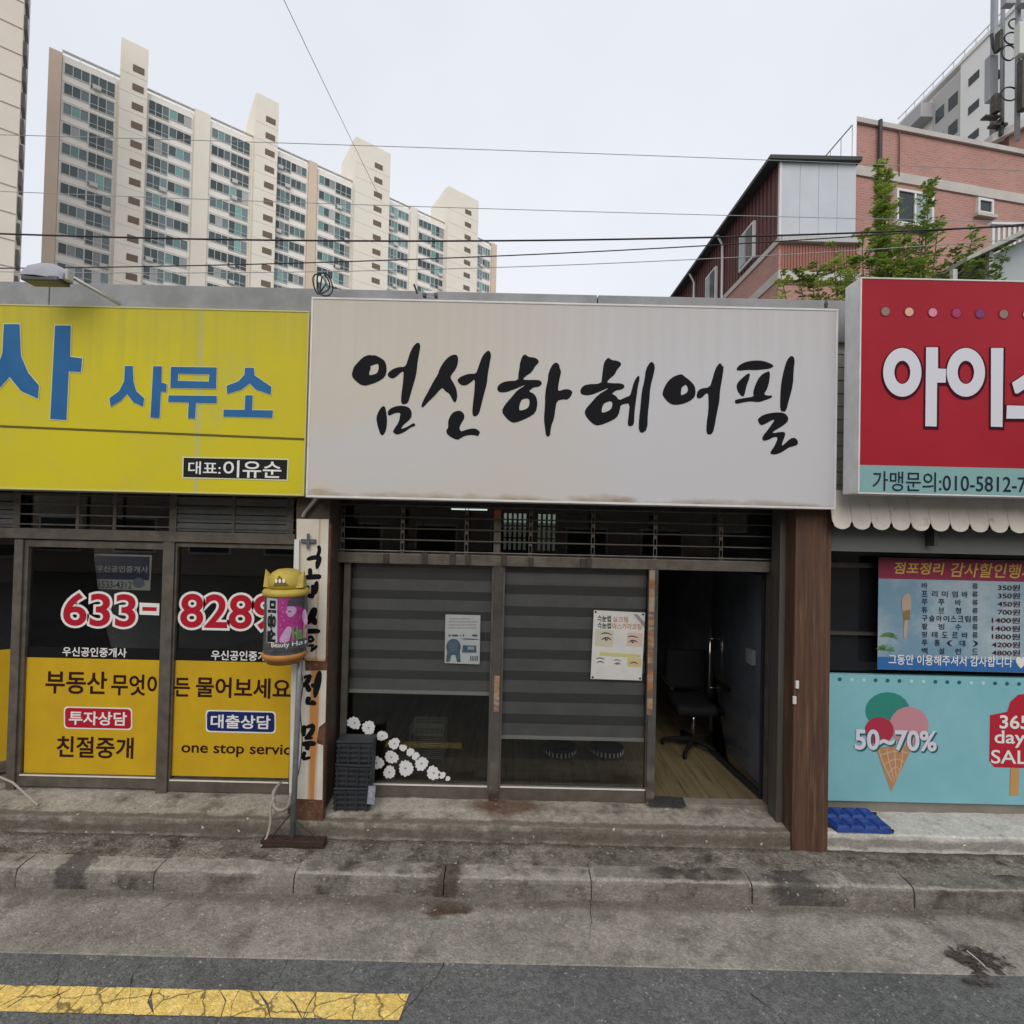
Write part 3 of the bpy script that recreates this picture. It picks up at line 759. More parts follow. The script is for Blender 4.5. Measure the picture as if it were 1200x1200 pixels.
T('lettering_shadow', '50~70%', (1003, 857, 1099, 881.5), YR, tdk, tp_, bold=.03, lift=.0055)
T('lettering', '50~70%', (1001, 855, 1097, 879.5), YR, M('print_lilac_white', (.62, .6, .68), .5), tp_, bold=.028, lift=.007)
shape('popsicle', [(1160, 838), (1180, 834), (1184, 822), (1193, 814), (1210, 812), (1228, 815), (1240, 826), (1240, 893), (1236, 901), (1165, 899), (1159, 891)], YR, M('popsicle_red', (.42, .025, .045), .5, spec=.08), tp_, lift=.002)
shape('popsicle_stick', [(1184, 900), (1194, 900), (1193, 932), (1183, 932)], YR, stick_m, tp_, lift=.003)
T('lettering', '365', (1171, 838, 1206, 854), YR, pr_white, tp_, bold=.02, lift=.004)
T('lettering', 'days', (1165, 856, 1210, 876), YR, pr_white, tp_, bold=.014, lift=.004)
T('lettering', 'SALE', (1161, 879, 1216, 895), YR, pr_white, tp_, bold=.01, lift=.004)

# ------------------------------------------------------------------ sign boards
def sign_box(name, x0, y0, x1, y1, Y, depth, face_m, frame_m, label, lip=.018):
    X0, X1, Z0, Z1 = rect(x0, y0, x1, y1, Y)
    t = thing(name, ((X0+X1)/2, Y+depth, Z0), label, 'sign')
    B().box(X0, X1, Y+.012, Y+depth, Z0, Z1).build('casing', frame_m, t, bev=.008)
    b = B(); b.box(X0, X1, Y-.004, Y+.0119, Z1-lip, Z1); b.box(X0, X1, Y-.004, Y+.0119, Z0, Z0+lip)
    b.box(X0, X0+lip, Y-.004, Y+.0119, Z0+lip, Z1-lip); b.box(X1-lip, X1, Y-.004, Y+.0119, Z0+lip, Z1-lip)
    b.build('rim', frame_m, t, bev=.003)
    f = B().box(X0+lip, X1-lip, Y+.001, Y+.0118, Z0+lip, Z1-lip).build('face', face_m, t)
    return t, (X0, X1, Z0, Z1)

# white hair shop sign
YWS = 3.86
wface = M('white_sign_face', (.53, .49, .42), .45, c2=(.51, .475, .42), scale=.45, lo=.36, hi=.6, c3=(.47, .43, .37), scale3=3.0, lo3=.58, hi3=.85, spec=.15, rvar=.06)
ws, wr = sign_box('sign_board', 361.5, 355, 981, 590, YWS, .28, wface, white_pl, 'wide white sign board with black brush lettering over the hair shop', .016)
stain_layer(wface, (0,), (wr[1]-.2,), (3.2,), (.50, .50, .52), sc=(.5, .5, .6), lo=.12, hi=.62, amt=.95)
stain_layer(wface, (0, 2), (wr[0]+.6, wr[2]+.35), (1.6, .5), (.50, .50, .51), sc=(.8, .8, .8), lo=.2, hi=.8, amt=.8)
stain_layer(wface, (2,), (wr[2],), (.17,), (.23, .15, .07), sc=(4, 4, 10), lo=.62, hi=1.0, amt=.8)
stain_layer(wface, (0, 2), (wr[0]+.12, wr[2]+.05), (.30, .06), (.34, .24, .12), sc=(6, 6, 14), lo=.5, hi=1.0, amt=.6)
ink = M('brush_ink', (.008, .0085, .011), .6, spec=.08)
def zpoly(pts, ox, sc): return [(ox + x/sc, 400 + y/sc) for x, y in pts]
z3 = lambda p: zpoly(p, 400, 7.5)
z4 = lambda p: zpoly(p, 550, 7.5)
z5 = lambda p: zpoly(p, 670, 7.5)
z6 = lambda p: zpoly(p, 780, 6.667)
LET = [
 [z3([(100,260),(90,300),(120,345),(190,395),(270,375),(340,345),(385,310),(400,255),(392,190),(365,155),(295,120),(275,125),(240,118),(190,140),(150,180),(110,225)]),
  z3([(270,212),(300,200),(325,195),(330,240),(315,280),(290,290),(245,300),(245,270),(258,240),(255,215)]),
  z3([(670,8),(690,20),(695,50),(670,180),(660,290),(630,390),(605,480),(585,545),(540,555),(525,535),(527,470),(540,380),(548,290),(545,262),(520,275),(490,305),(455,328),(420,318),(405,292),(420,268),(460,240),(510,225),(560,225),(580,180),(600,110),(630,45)]),
  z3([(375,565),(390,590),(403,680),(398,760),(385,800),(365,828),(345,820),(325,765),(310,700),(310,660),(325,620),(350,580)]),
  z3([(410,610),(440,585),(490,568),(545,565),(595,580),(618,615),(618,660),(600,690),(550,730),(525,762),(530,770),(570,755),(600,740),(630,718),(650,725),(648,745),(620,750),(590,770),(550,800),(490,822),(460,805),(453,790),(475,755),(505,710),(515,660),(520,640),(510,625),(470,630),(420,655),(408,640)])],
 [z3([(1000,113),(1025,130),(1027,180),(1010,240),(965,295),(960,325),(990,370),(1015,430),(1020,490),(1005,538),(985,530),(965,490),(945,455),(915,440),(890,405),(860,430),(820,480),(770,525),(725,575),(708,583),(703,560),(730,500),(770,430),(810,350),(850,290),(860,250),(900,180),(950,130)]),
  z4([(165,78),(180,90),(193,115),(180,190),(162,290),(155,370),(130,460),(105,560),(85,640),(45,665),(25,640),(30,560),(45,440),(50,325),(15,360),(-30,388),(-75,385),(-105,350),(-100,330),(-65,305),(-5,285),(60,285),(75,240),(95,180),(120,120)]),
  z3([(1040,607),(1075,630),(1085,670),(1060,710),(1035,760),(1050,795),(1100,775),(1150,765),(1185,768),(1215,790),(1218,805),(1200,835),(1180,825),(1130,822),(1080,832),(1050,850),(1020,868),(960,840),(930,815),(920,785),(940,760),(938,700),(960,650),(990,618)])],
 [z4([(490,112),(520,138),(575,142),(610,165),(608,190),(580,215),(550,270),(495,305),(468,335),(500,340),(600,338),(632,350),(638,375),(615,398),(560,405),(520,440),(560,455),(590,490),(600,545),(585,625),(520,670),(400,720),(350,700),(295,640),(288,605),(310,560),(380,480),(420,430),(490,388),(480,385),(440,402),(360,435),(310,450),(255,445),(242,410),(265,375),(320,350),(430,345),(430,290),(440,240),(445,190),(465,130)]),
  z4([(450,528),(470,505),(525,500),(530,545),(520,580),(490,600),(440,610),(437,580)]),
  z4([(765,185),(790,205),(795,240),(808,265),(795,320),(780,400),(782,440),(830,422),(870,420),(910,440),(890,490),(855,515),(830,508),(770,520),(755,600),(745,680),(720,740),(712,800),(710,825),(690,840),(672,825),(665,760),(655,690),(665,560),(665,480),(675,400),(690,340),(693,290),(715,230),(740,195)])],
 [z5([(320,140),(350,165),(400,170),(435,190),(430,215),(400,245),(375,295),(330,330),(305,362),(350,368),(430,368),(465,385),(460,410),(430,425),(390,430),(350,460),(390,480),(415,520),(475,490),(510,480),(525,440),(545,360),(570,315),(590,300),(598,325),(580,400),(572,470),(560,550),(550,640),(548,730),(515,750),(490,735),(500,650),(510,545),(470,548),(430,560),(425,590),(410,650),(370,690),(240,742),(190,730),(130,670),(112,625),(125,590),(170,540),(230,470),(325,413),(310,412),(250,440),(160,475),(90,470),(72,440),(90,400),(130,378),(260,372),(265,320),(275,240),(285,180)]),
  z5([(275,555),(300,535),(350,522),(360,560),(340,605),(265,632),(262,600)]),
  z5([(705,175),(733,215),(720,290),(690,400),(680,540),(668,640),(665,770),(620,810),(588,785),(590,700),(605,560),(615,440),(640,340),(650,250),(680,195)])],
 [z5([(965,287),(980,300),(1040,345),(1080,390),(1090,450),(1075,500),(1000,545),(905,562),(850,540),(800,480),(798,450),(815,400),(850,345),(900,305)]),
  z5([(965,405),(985,390),(1005,378),(1022,410),(1018,445),(990,465),(958,475),(960,440)]),
  z6([(428,168),(440,190),(455,200),(440,300),(425,380),(420,470),(400,560),(385,650),(370,715),(340,732),(318,715),(320,640),(335,540),(335,450),(332,405),(310,410),(285,440),(255,448),(240,430),(250,390),(275,368),(345,360),(365,300),(380,240),(405,185)])],
 [z6([(550,220),(575,185),(630,158),(720,147),(790,160),(850,190),(820,212),(760,220),(690,225),(640,222),(570,230)]),
  z6([(645,248),(660,255),(650,300),(630,350),(615,425),(600,432),(570,405),(553,360),(560,325),(600,285)]),
  z6([(800,233),(815,240),(812,300),(795,370),(765,415),(800,425),(832,422),(830,440),(770,462),(725,476),(660,468),(600,478),(550,490),(540,472),(545,455),(620,442),(690,432),(683,400),(700,340),(740,265)]),
  z6([(985,108),(1010,138),(1000,220),(995,340),(965,450),(940,546),(920,550),(895,540),(895,440),(903,320),(925,220),(950,140)]),
  z6([(720,620),(725,600),(770,570),(850,555),(920,556),(955,585),(958,620),(930,650),(880,680),(835,708),(840,718),(890,708),(930,708),(935,730),(915,780),(905,820),(930,800),(975,758),(1010,752),(1035,780),(1030,810),(1000,818),(960,830),(910,865),(860,885),(820,880),(818,865),(850,820),(880,750),(850,745),(790,775),(758,775),(755,745),(800,690),(845,625),(850,612),(830,615),(770,650),(740,655)])],
]
for contours in LET:
    c = bpy.data.curves.new('letter', 'CURVE'); c.dimensions = '2D'; c.fill_mode = 'BOTH'; c.extrude = .001
    for poly in contours:
        poly = chaikin(poly, 1); s = c.splines.new('POLY'); s.points.add(len(poly)-1); s.use_cyclic_u = True
        for q, (x, y) in zip(s.points, poly):
            p = P(x, y, YWS); q.co = (p.x, p.z, 0, 1)
    o = bpy.data.objects.new('tmp', c); col.objects.link(o)
    me = bpy.data.meshes.new_from_object(o.evaluated_get(bpy.context.evaluated_depsgraph_get()))
    bpy.data.objects.remove(o); bpy.data.curves.remove(c)
    for v in me.vertices: v.co = (v.co.x, YWS - .001 - v.co.z, v.co.y)
    me.name = 'letter'; me.materials.clear(); me.materials.append(ink)
    place(bpy.data.objects.new('letter', me), ws)

stain_layer(wface, (2,), (wr[3],), (1.3,), (.40, .36, .30), sc=(16, 16, .5), lo=.62, hi=1.05, amt=.28)
# yellow estate office sign
YYS = 3.96
yface = M('yellow_sign_face', (.56, .48, .02), .45, c2=(.51, .435, .03), scale=1.1, c3=(.48, .44, .07), scale3=2.4, lo3=.56, hi3=.8, spec=.15, rvar=.05)
stain_layer(yface, (0,), (P(233, 460, YYS).x,), (.035,), (.42, .42, .2), sc=(3, 3, 1), lo=.2, hi=.6, amt=.55)
ysn, yr = sign_box('sign_board', -420, 355.5, 360, 572.5, YYS, .18, yface, M('sign_rim_yellow', (.5, .47, .2), .5), 'long yellow sign board with blue lettering over the estate office', .012)
stain_layer(yface, (2,), (yr[3],), (1.4,), (.36, .33, .06), sc=(14, 14, .5), lo=.6, hi=1.05, amt=.5)
blue = M('sign_blue', (.025, .11, .27), .45, c2=(.035, .14, .31), scale=2, spec=.08); hl = M('sign_pale_edge', (.60, .60, .36), .5)
def offset_poly(poly, d):
    n = len(poly); ar = sum(poly[i][0]*poly[(i+1) % n][1]-poly[(i+1) % n][0]*poly[i][1] for i in range(n)); sg = 1 if ar > 0 else -1; o = []
    for i in range(n):
        (ax, ay), (bx, by), (cx, cy) = poly[i-1], poly[i], poly[(i+1) % n]
        e1 = Vector((bx-ax, by-ay)).normalized(); e2 = Vector((cx-bx, cy-by)).normalized()
        n1 = Vector((e1.y, -e1.x))*sg; n2 = Vector((e2.y, -e2.x))*sg; m = n1+n2
        m = m.normalized() if m.length > .01 else n1; k = d/max(.5, m.dot(n1)); o.append((bx+m.x*k, by+m.y*k))
    return o
def ring_quads(b, outer, inner, Y, lift):
    n = len(outer)
    for i in range(n):
        j = (i+1) % n; q = [P(*outer[i], Y), P(*outer[j], Y), P(*inner[j], Y), P(*inner[i], Y)]; b.quad(*[(p.x, Y-lift, p.z) for p in q])
def block_letter(polys, rings, Y, mat, par, edge, emat, shift=(0, 0), name='letter'):
    b = B(); e = B()
    for k, p in enumerate(polys):
        q = [P(x, y, Y) for x, y in p]; b.ngon([(v.x, Y-.0042-k*.0002, v.z) for v in q])
        q = [P(x+shift[0], y+shift[1], Y) for x, y in offset_poly(p, edge)]; e.ngon([(v.x, Y-.0022-k*.0002, v.z) for v in q])
    for k, (o, i) in enumerate(rings):
        ring_quads(b, o, i, Y, .0049+k*.0002)
        ring_quads(e, [(x+shift[0], y+shift[1]) for x, y in offset_poly(o, edge)], [(x+shift[0], y+shift[1]) for x, y in offset_poly(i, -edge)], Y, .003+k*.0002)
    o = b.build(name, mat, par); e.build('letter_edge', emat, o); return o
yz = lambda L: [(x/3, 330+y/3) for x, y in L]
block_letter([yz([(15,150),(70,150),(75,260),(100,320),(138,365),(135,412),(75,385),(35,335),(0,375),(-40,410),(-60,365),(-10,310),(10,250)]), yz([(195,155),(250,155),(248,265),(290,270),(286,318),(243,316),(235,487),(178,483)])], [], YYS, blue, ysn, 1.0, hl)
block_letter([yz([(440,297),(468,297),(470,350),(480,385),(508,410),(504,440),(470,425),(448,395),(425,420),(390,440),(386,410),(420,385),(438,350)]), yz([(540,298),(570,298),(569,355),(587,360),(586,388),(567,387),(562,480),(530,478)])], [], YYS, blue, ysn, .7, hl)
block_letter([yz([(594,400),(763,402),(763,428),(690,427),(687,482),(662,481),(664,425),(592,423)])], [(yz([(602,300),(763,302),(761,377),(600,374)]), yz([(628,324),(737,326),(735,352),(626,349)]))], YYS, blue, ysn, .7, hl)
block_letter([yz([(862,303),(893,303),(896,330),(955,370),(952,398),(900,380),(878,358),(850,380),(800,395),(797,367),(840,350),(860,328)]), yz([(863,400),(889,400),(887,452),(960,453),(958,479),(786,475),(787,450),(861,451)])], [], YYS, blue, ysn, .7, hl)
shape('line', [(-400, 481), (357, 513.5), (357, 516), (-400, 483.5)], YYS, M('line_olive', (.10, .09, .012), .5), ysn, lift=.002)
shape('name_plate_border', [(214, 535), (338.5, 537.5), (337.5, 563.5), (213.5, 560.5)], YYS, hl, ysn, lift=.0015)
shape('name_plate', [(215.5, 536.5), (337, 539), (336, 562), (215, 559)], YYS, pr_black, ysn, lift=.0025)
T('lettering', '대표:', (221, 541, 259, 556), YYS, pr_white, ysn, bold=.01, lift=.004)
T('lettering', '이유순', (262, 540, 330, 560), YYS, pr_white, ysn, bold=.012, lift=.004)

# red ice cream sign, standing further out
YRS = 3.66
rface = M('red_sign_face', (.30, .012, .022), .4, c2=(.34, .016, .028), scale=1.3, spec=.15, rvar=.05)
rs, rrr = sign_box('sign_board', 1006.5, 331, 1560, 585, YRS, .17, rface, white_pl, 'red sign box with fat white lettering over the ice cream shop', .012)
tb = B().box(rrr[0]+.012, rrr[1]-.012, YRS-.003, YRS+.0005, rrr[2]+.013, P(1103, 547, YRS).z).build('teal_band', M('sign_teal', (.20, .36, .35), .5), rs)
lw = M('print_cool_white', (.60, .60, .66), .45); lsh = M('letter_shadow', (.05, .004, .012), .5, spec=.08)
rz7 = lambda L: [(960+x/3.75, 320+y/3.75) for x, y in L]
def oo(cx, cy, rx, ry): return rz7([(cx+rx*math.cos(2*math.pi*k/36), cy+ry*math.sin(2*math.pi*k/36)) for k in range(36)])
block_letter([rz7([(468,327),(520,327),(520,420),(556,422),(554,482),(516,482),(514,675),(464,673)])], [(oo(363, 437, 84, 107), oo(363, 437, 35, 51))], YRS, lw, rs, 2.2, lsh, (.5, 1.2))
block_letter([rz7([(753,330),(807,330),(803,677),(752,675)])], [(oo(642, 437, 84, 107), oo(642, 437, 36, 51))], YRS, lw, rs, 2.2, lsh, (.5, 1.2))
block_letter([rz7([(845,483),(940,420),(960,340),(1010,340),(1025,420),(1120,483),(1095,535),(1000,470),(980,455),(960,470),(870,530),(858,528)]), rz7([(822,582),(1145,590),(1145,642),(820,640)])], [], YRS, lw, rs, 2.2, lsh, (.5, 1.2))
dcol = [M('dot_%d' % k, c, .5) for k, c in enumerate([(.25, .16, .13), (.65, .35, .25), (.62, .22, .30), (.36, .03, .12), (.18, .03, .14)])]
for k in range(14):
    cx, cy = 1037.5 + k*27.7, 365 + k*.62
    shape('dot_edge', circ(cx, cy, 6.2, n=18), YRS, M('dot_edge', (.16, .006, .02), .5), rs, lift=.002)
    shape('dot', circ(cx, cy, 5, n=18), YRS, dcol[k % 5], rs, lift=.003)
T('lettering', '가맹문의:010-5812-74', (1022, 554, 1212, 577), YRS, M('text_navy_dark', (.015, .02, .045), .5, spec=.08), rs, bold=.004, lift=.006)

# scalloped awning valance under the red sign
aw = thing('awning', P(1100, 600, 3.85), 'cream scalloped awning valance hanging below the red sign', 'awning')
cream = M('awning_cream', (.72, .68, .60), .75, c2=(.60, .565, .49), scale=5, c3=(.25, .22, .17), scale3=9, lo3=.62, hi3=.8, bump=.2, bscale=20)
ax0 = P(973, 605, 3.93).x; zt_ = P(1080, 584, 3.93).z; sw = .150; nsc = 26; YV = 3.93
for k in range(nsc):
    x0_ = ax0 + k*sw; b = B(); n = 9; top = zt_ + .05; bot = zt_ - .185; r_ = .065
    cur = []
    for q in range(n+1):
        t = q/n; x = x0_ + .001 + (sw-.002)*t; e = math.sqrt(max(0, 1-(2*t-1)**2))
        bul = .007*math.sin(math.pi*t); cur.append((x, bot - r_*e, bul))
    for q in range(n):
        (xa, za, ba), (xb, zb_, bb) = cur[q], cur[q+1]
        ya, yb = YV-ba, YV-bb
        b.quad((xa, ya+.03, top), (xb, yb+.03, top), (xb, yb-.025, zb_), (xa, ya-.025, za))
        b.quad((xa, ya+.036, top), (xb, yb+.036, top), (xb, yb-.019, zb_), (xa, ya-.019, za))
        b.quad((xa, ya-.025, za), (xb, yb-.025, zb_), (xb, yb-.019, zb_), (xa, ya-.019, za))
    b.build('scallop', cream, aw)
xE = ax0 + nsc*sw
B().prism([(ax0, zt_-.04), (xE, zt_-.04), (xE, zt_-.015), (ax0, zt_-.015)], 3.975, 4.14).build('cover', M('awning_underside', (.12, .125, .12), .8), aw)
for px in (1102, 1290):
    a = P(px, 625, 3.95); B().box(a.x-.014, a.x+.014, 3.99, 4.13, a.z-.10, zt_-.041).build('bracket', dark_metal, aw)
B().box(ax0, xE, 4.08, 4.11, P(1085, 648, 4.1).z, P(1085, 618, 4.1).z).build('valance_back', M('awning_back_panel', (.13, .135, .13), .8), aw)

# price banner behind the awning
YB = 4.30
bn = thing('price_banner', P(1115, 785, YB), 'blue and maroon price banner hanging above the teal panel', 'banner')
bx0, bx1, bz0, bz1 = rect(1029, 656, 1262, 787, YB)
bs = B()
nbx = 24
for k in range(nbx):
    xa, xb = bx0+(bx1-bx0)*k/nbx, bx0+(bx1-bx0)*(k+1)/nbx
    bs.box(xa, xb, YB, YB+.003, bz0, bz1)
bcloth = M('banner_blue', (.16, .27, .36), .5, c2=(.36, .44, .47), scale=1.6, lo=.4, hi=.6)
bs.build('cloth', bcloth, bn)
X0_, X1_, Z0_, Z1_ = rect(1029, 656, 1262, 684, YB)
B().quad((bx0, YB-.002, bz1-.175), (bx1, YB-.002, bz1-.175), (bx1, YB-.002, bz1-.003), (bx0, YB-.002, bz1-.003)).build('header_strip', M('banner_maroon', (.22, .025, .06), .5), bn)
B().quad((bx0, YB-.002, bz0+.003), (bx1, YB-.002, bz0+.003), (bx1, YB-.002, bz0+.105), (bx0, YB-.002, bz0+.105)).build('footer_strip', M('banner_blue_strip', (.03, .13, .36), .5), bn)
gold = M('banner_gold', (.52, .36, .07), .5)
T('lettering', '점포정리', (1046, 659, 1104, 673), YB, gold, bn, bold=.02, shear=.18, lift=.004)
T('lettering', '감사할인행사', (1112, 660, 1212, 677), YB, gold, bn, bold=.01, shear=.18, lift=.004)
T('lettering', '그동안 이용해주셔서 감사합니다 ♥', (1041, 768, 1202, 781.5), YB, pr_white, bn, bold=.012, lift=.004)
rows = [('바류', '350원'), ('프리미엄바류', '350원'), ('쭈쭈바류', '450원'), ('튜브형류', '700원'), ('구슬아이스크림류', '1400원'), ('팥빙수류', '1400원'), ('팡테도르바류', '1800원'), ('투통(대)', '4200원'), ('백설런드', '4800원')]
btx = M('banner_navy', (.02, .028, .06), .5, spec=.08); bpr = M('banner_price', (.06, .012, .03), .5, spec=.08)
for k, (nm, prc) in enumerate(rows):
    y = 682.5 + k*9.55
    n = len(nm); x0, x1 = 1080, 1146
    for q, ch in enumerate(nm):
        cx = x0 + (x1-x0-7)*q/(n-1)
        T('letter', ch, (cx, y + (cx-1080)*.018, cx+6.6, y + 7.2 + (cx-1080)*.018), YB, btx, bn, bold=.012, lift=.004)
    wd = 33 if len(prc) > 4 else 26
    T('price', prc, (1195-wd, y+2.5, 1195, y+9.5), YB, bpr, bn, bold=.012, lift=.004)
leaf_g = M('banner_leaf', (.10, .20, .06), .6)
for q in range(7):
    a = math.radians(200 + q*27); cx, cy = 1041, 746
    shape('palm_leaf', [(cx, cy), (cx+7*math.cos(a)-1.6*math.sin(a), cy+5*math.sin(a)+1.6*math.cos(a)), (cx+12*math.cos(a), cy+8*math.sin(a)+3), (cx+6*math.cos(a)+1.6*math.sin(a), cy+5*math.sin(a)-1.6*math.cos(a))], YB, leaf_g, bn, lift=.004)
    shape('palm_leaf', [(cx-4, cy+16), (cx-4+8*math.cos(a)-1.6*math.sin(a), cy+14+5*math.sin(a)), (cx-4+12*math.cos(a), cy+16+7*math.sin(a)), (cx-4+6*math.cos(a)+2*math.sin(a), cy+17+4*math.sin(a))], YB, leaf_g, bn, lift=.0045)
shape('drink_glass', [(1057, 698), (1067, 694), (1068, 712), (1064, 724), (1063, 742), (1060, 752), (1058, 742), (1060, 724), (1056, 712)], YB, M('banner_peach', (.40, .31, .25), .5), bn, lift=.0035, smooth=1)
shape('drink_band', [(1058, 716), (1066, 714), (1066, 726), (1059, 727)], YB, M('banner_ochre', (.24, .15, .05), .5), bn, lift=.0045)

# ------------------------------------------------------------------ posts and boards between the shops
xb0, xb1, _, zbt = rect(929, 598, 971, 985, 4.03)
post = B().box(xb0, xb1, 4.012, 4.19, ZS-.02, ZB+.0).build('post', brown_post, bev=.006)
tag(post, 'thick reddish brown post right of the open hair shop door', 'post')
xq0, xq1, _, _ = rect(920, 600, 930, 975, 4.06)
ch = B().box(xq0, xq1-.002, 4.16, 4.30, ZP-.05, ZB-.002).build('channel', M('channel_grey', (.14, .13, .115), .5, .4, c2=(.09, .08, .07), scale=1, stretch=(20, 20, 1)), shop, bev=.003)
for px, py in ((930, 800), (927, 818)):
    a = P(px, py, 4.05); B().box(a.x-.012, a.x+.014, 3.996, 4.0115, a.z-.03, a.z+.03).build('keeper', white_pl, post, bev=.003)

# rusty white sheet-metal boards with brush lettering
YBD = 4.05
bmat = M('board_white', (.62, .59, .53), .5, c2=(.52, .48, .41), scale=4)
bxc = P(368, 850, YBD).x
stain_layer(bmat, (0,), (bxc,), (.075,), (.40, .17, .035), sc=(45, 45, 1.2), lo=.35, hi=.75, amt=.95)
bmat2 = M('board_white_upper', (.62, .585, .51), .5, c2=(.55, .50, .42), scale=4)
stain_layer(bmat2, (0,), (P(373, 690, YBD).x,), (.03,), (.40, .24, .10), sc=(50, 50, 2), lo=.6, hi=.95, amt=.7)
stain_layer(bmat2, (2,), (P(365, 776, YBD).z,), (.10,), (.40, .16, .03), sc=(20, 20, 12), lo=.55, hi=.85, amt=.9)
bd = thing('vertical_board', P(364, 965, YBD), 'tall rust streaked white board with black brush lettering beside grey pole', 'board')
shape('upper_sheet', [(348, 608), (385.5, 608.5), (381.5, 775), (346, 773), (346.5, 640), (348, 634)], YBD, bmat2, bd, lift=0, thick=.006)
shape('lower_sheet', [(342, 769), (357, 771), (358, 786), (383, 785.5), (381.5, 846), (374, 852), (371, 871), (379, 873.5), (378, 937), (339, 935)], YBD, bmat, bd, lift=0, thick=.006)
shape('side_strip', [(347, 632), (352.5, 632), (352, 668), (346, 668)], YBD, white_pl, bd, lift=.02, thick=.012)
X0_, X1_, _, _ = rect(341, 900, 379, 965, YBD)
B().box(X0_, X1_, YBD+.002, YBD+.06, ZP-.03, P(360, 610, YBD).z-.02).build('backing_post', rust_m, bd, bev=.004)
b = B(); a = P(363, 634, YBD)
b.box(a.x-.06, a.x+.055, YBD-.03, YBD-.0062, a.z-.016, a.z+.016); b.box(a.x-.012, a.x+.012, YBD-.035, YBD-.0301, a.z-.06, a.z+.06)
b.build('clamp', M('clamp_grey', (.12, .13, .14), .5, .5), bd, bev=.002)
z2 = lambda L: [(330 + x/6.316, 590 + y/6.316) for x, y in L]
z3b = lambda L: [(330 + x/5.457, 760 + y/5.457) for x, y in L]
STR = [[(z2([(275,310),(285,345),(268,392)]), 2.6)],
       [(z2([(188,415),(240,398),(283,402),(272,440),(262,485)]), [2.2, 3.4, 4.4, 4, 1.5]), (z2([(213,478),(215,535)]), 3), (z2([(174,548),(230,542),(297,540)]), [3, 3.6, 3.4])],
       [(z2([(196,605),(192,650),(212,692),(232,678)]), 3.0), (z2([(232,600),(236,650),(228,702)]), 2.8), (z2([(236,650),(250,640)]), 2.4), (z2([(264,572),(256,625),(248,672)]), [2, 4, 2.4])],
       [(z2([(252,768),(230,830),(196,892)]), [4, 5.5, 2.5]), (z2([(226,838),(244,868),(256,898)]), [3, 5, 2]), (z2([(166,950),(225,942),(289,944)]), [2.6, 3.6, 3])],
       [(z2([(198,990),(228,985),(240,1010),(212,1022),(196,1005)]), 2.4), (z2([(205,1052),(240,1045),(216,1092),(268,1052)]), [2.6, 3, 3.4, 2])],
       [(z3b([(143,185),(186,170),(165,215),(140,245)]), [3, 4.4, 4, 2]), (z3b([(160,222),(182,275)]), [3, 4]), (z3b([(190,238),(214,230)]), 3), (z3b([(247,140),(232,220),(214,312)]), [3, 5.4, 2.5])],
       [(z3b([(178,305),(165,350),(195,342),(224,352)]), [4, 3.4, 4, 2.4])],
       [(z3b([(150,488),(140,525),(146,560)]), [3, 4, 2]), (z3b([(160,500),(205,488),(198,530),(152,582),(202,566)]), [2.6, 4.4, 4, 3.6, 2.6])],
       [(z3b([(130,610),(180,604),(222,606)]), [3, 4, 3]), (z3b([(168,612),(166,648)]), 3.4), (z3b([(150,655),(138,705),(188,694)]), [3.4, 3.6, 2.4])]]
for g in STR:
    b = B()
    for q, (pts, wd) in enumerate(g): brush(b, pts, [v*1.75 for v in wd] if isinstance(wd, list) else wd*1.7, YBD, .0075 + q*.0004)
    b.build('brush_letter', ink, bd)

# grey steel pole on a rusty foot carrying the salon drum sign
pp = P(347, 988, 3.95); px0 = P(347.5, 880, 3.95).x
pole = thing('sign_pole', (px0, 3.95, ZS), 'grey steel pole with rusty foot holding up the salon drum sign', 'pole')
zpt = P(348, 705, 3.95).z
B().tube([(px0-.012, 3.95, ZS+.03), (px0, 3.95, (ZS+zpt)/2), (px0+.008, 3.95, zpt)], .021, 14).build('tube', galv, pole, smooth=True)
fx0, fx1 = P(307, 990, 3.93).x, P(381, 990, 3.93).x
b = B(); b.box(fx0, fx1, 3.90, 3.975, ZS-.005, ZS+.055); b.box(fx0+.02, fx1-.01, 3.893, 3.899, ZS+.02, ZS+.03)
b.build('foot', M('foot_rust', (.055, .03, .022), .8, c2=(.03, .02, .016), scale=16, c3=(.14, .06, .03), scale3=30, lo3=.58, hi3=.72, bump=.4, bscale=70), pole, bev=.006)
B().tube([(fx0+.06, 3.935, ZS+.05), (px0-.01, 3.94, ZS+.26)], .006, 8).build('brace', dark_metal, pole)
B().tube([(fx1-.05, 3.935, ZS+.05), (px0-.01, 3.94, ZS+.2)], .005, 8).build('brace', dark_metal, pole)
# the drum
dc = P(334.5, 730, 3.86); R = 24*3.86/600
drum = thing('salon_drum_sign', (dc.x, 3.86, P(334, 771, 3.86).z), 'cylindrical salon sign with yellow horned cap and orange base on grey pole', 'sign')
zd = lambda py: P(334, py, 3.86).z
ycap = M('cap_yellow', (.48, .37, .06), .55, c2=(.40, .30, .06), scale=9, c3=(.20, .14, .05), scale3=22, lo3=.6, hi3=.78); ocap = M('base_orange', (.46, .20, .05), .5, c2=(.38, .16, .05), scale=9)
drum_dk = M('drum_dark', (.05, .052, .056), .3, c2=(.09, .09, .09), scale=14, rvar=.12); drum_cl = M('drum_clear_grey', (.13, .14, .15), .25)
B().lathe(dc.x, 3.86, [(R*.96, zd(764)), (R*.96, zd(697))], 40).build('drum', drum_dk, drum, smooth=False)
B().lathe(dc.x, 3.86, [(R*.78, zd(775)), (R*.9, zd(769.5)), (R*1.0, zd(768.5)), (R*1.04, zd(765)), (R*1.0, zd(762.5))], 40).build('base', ocap, drum, smooth=True)
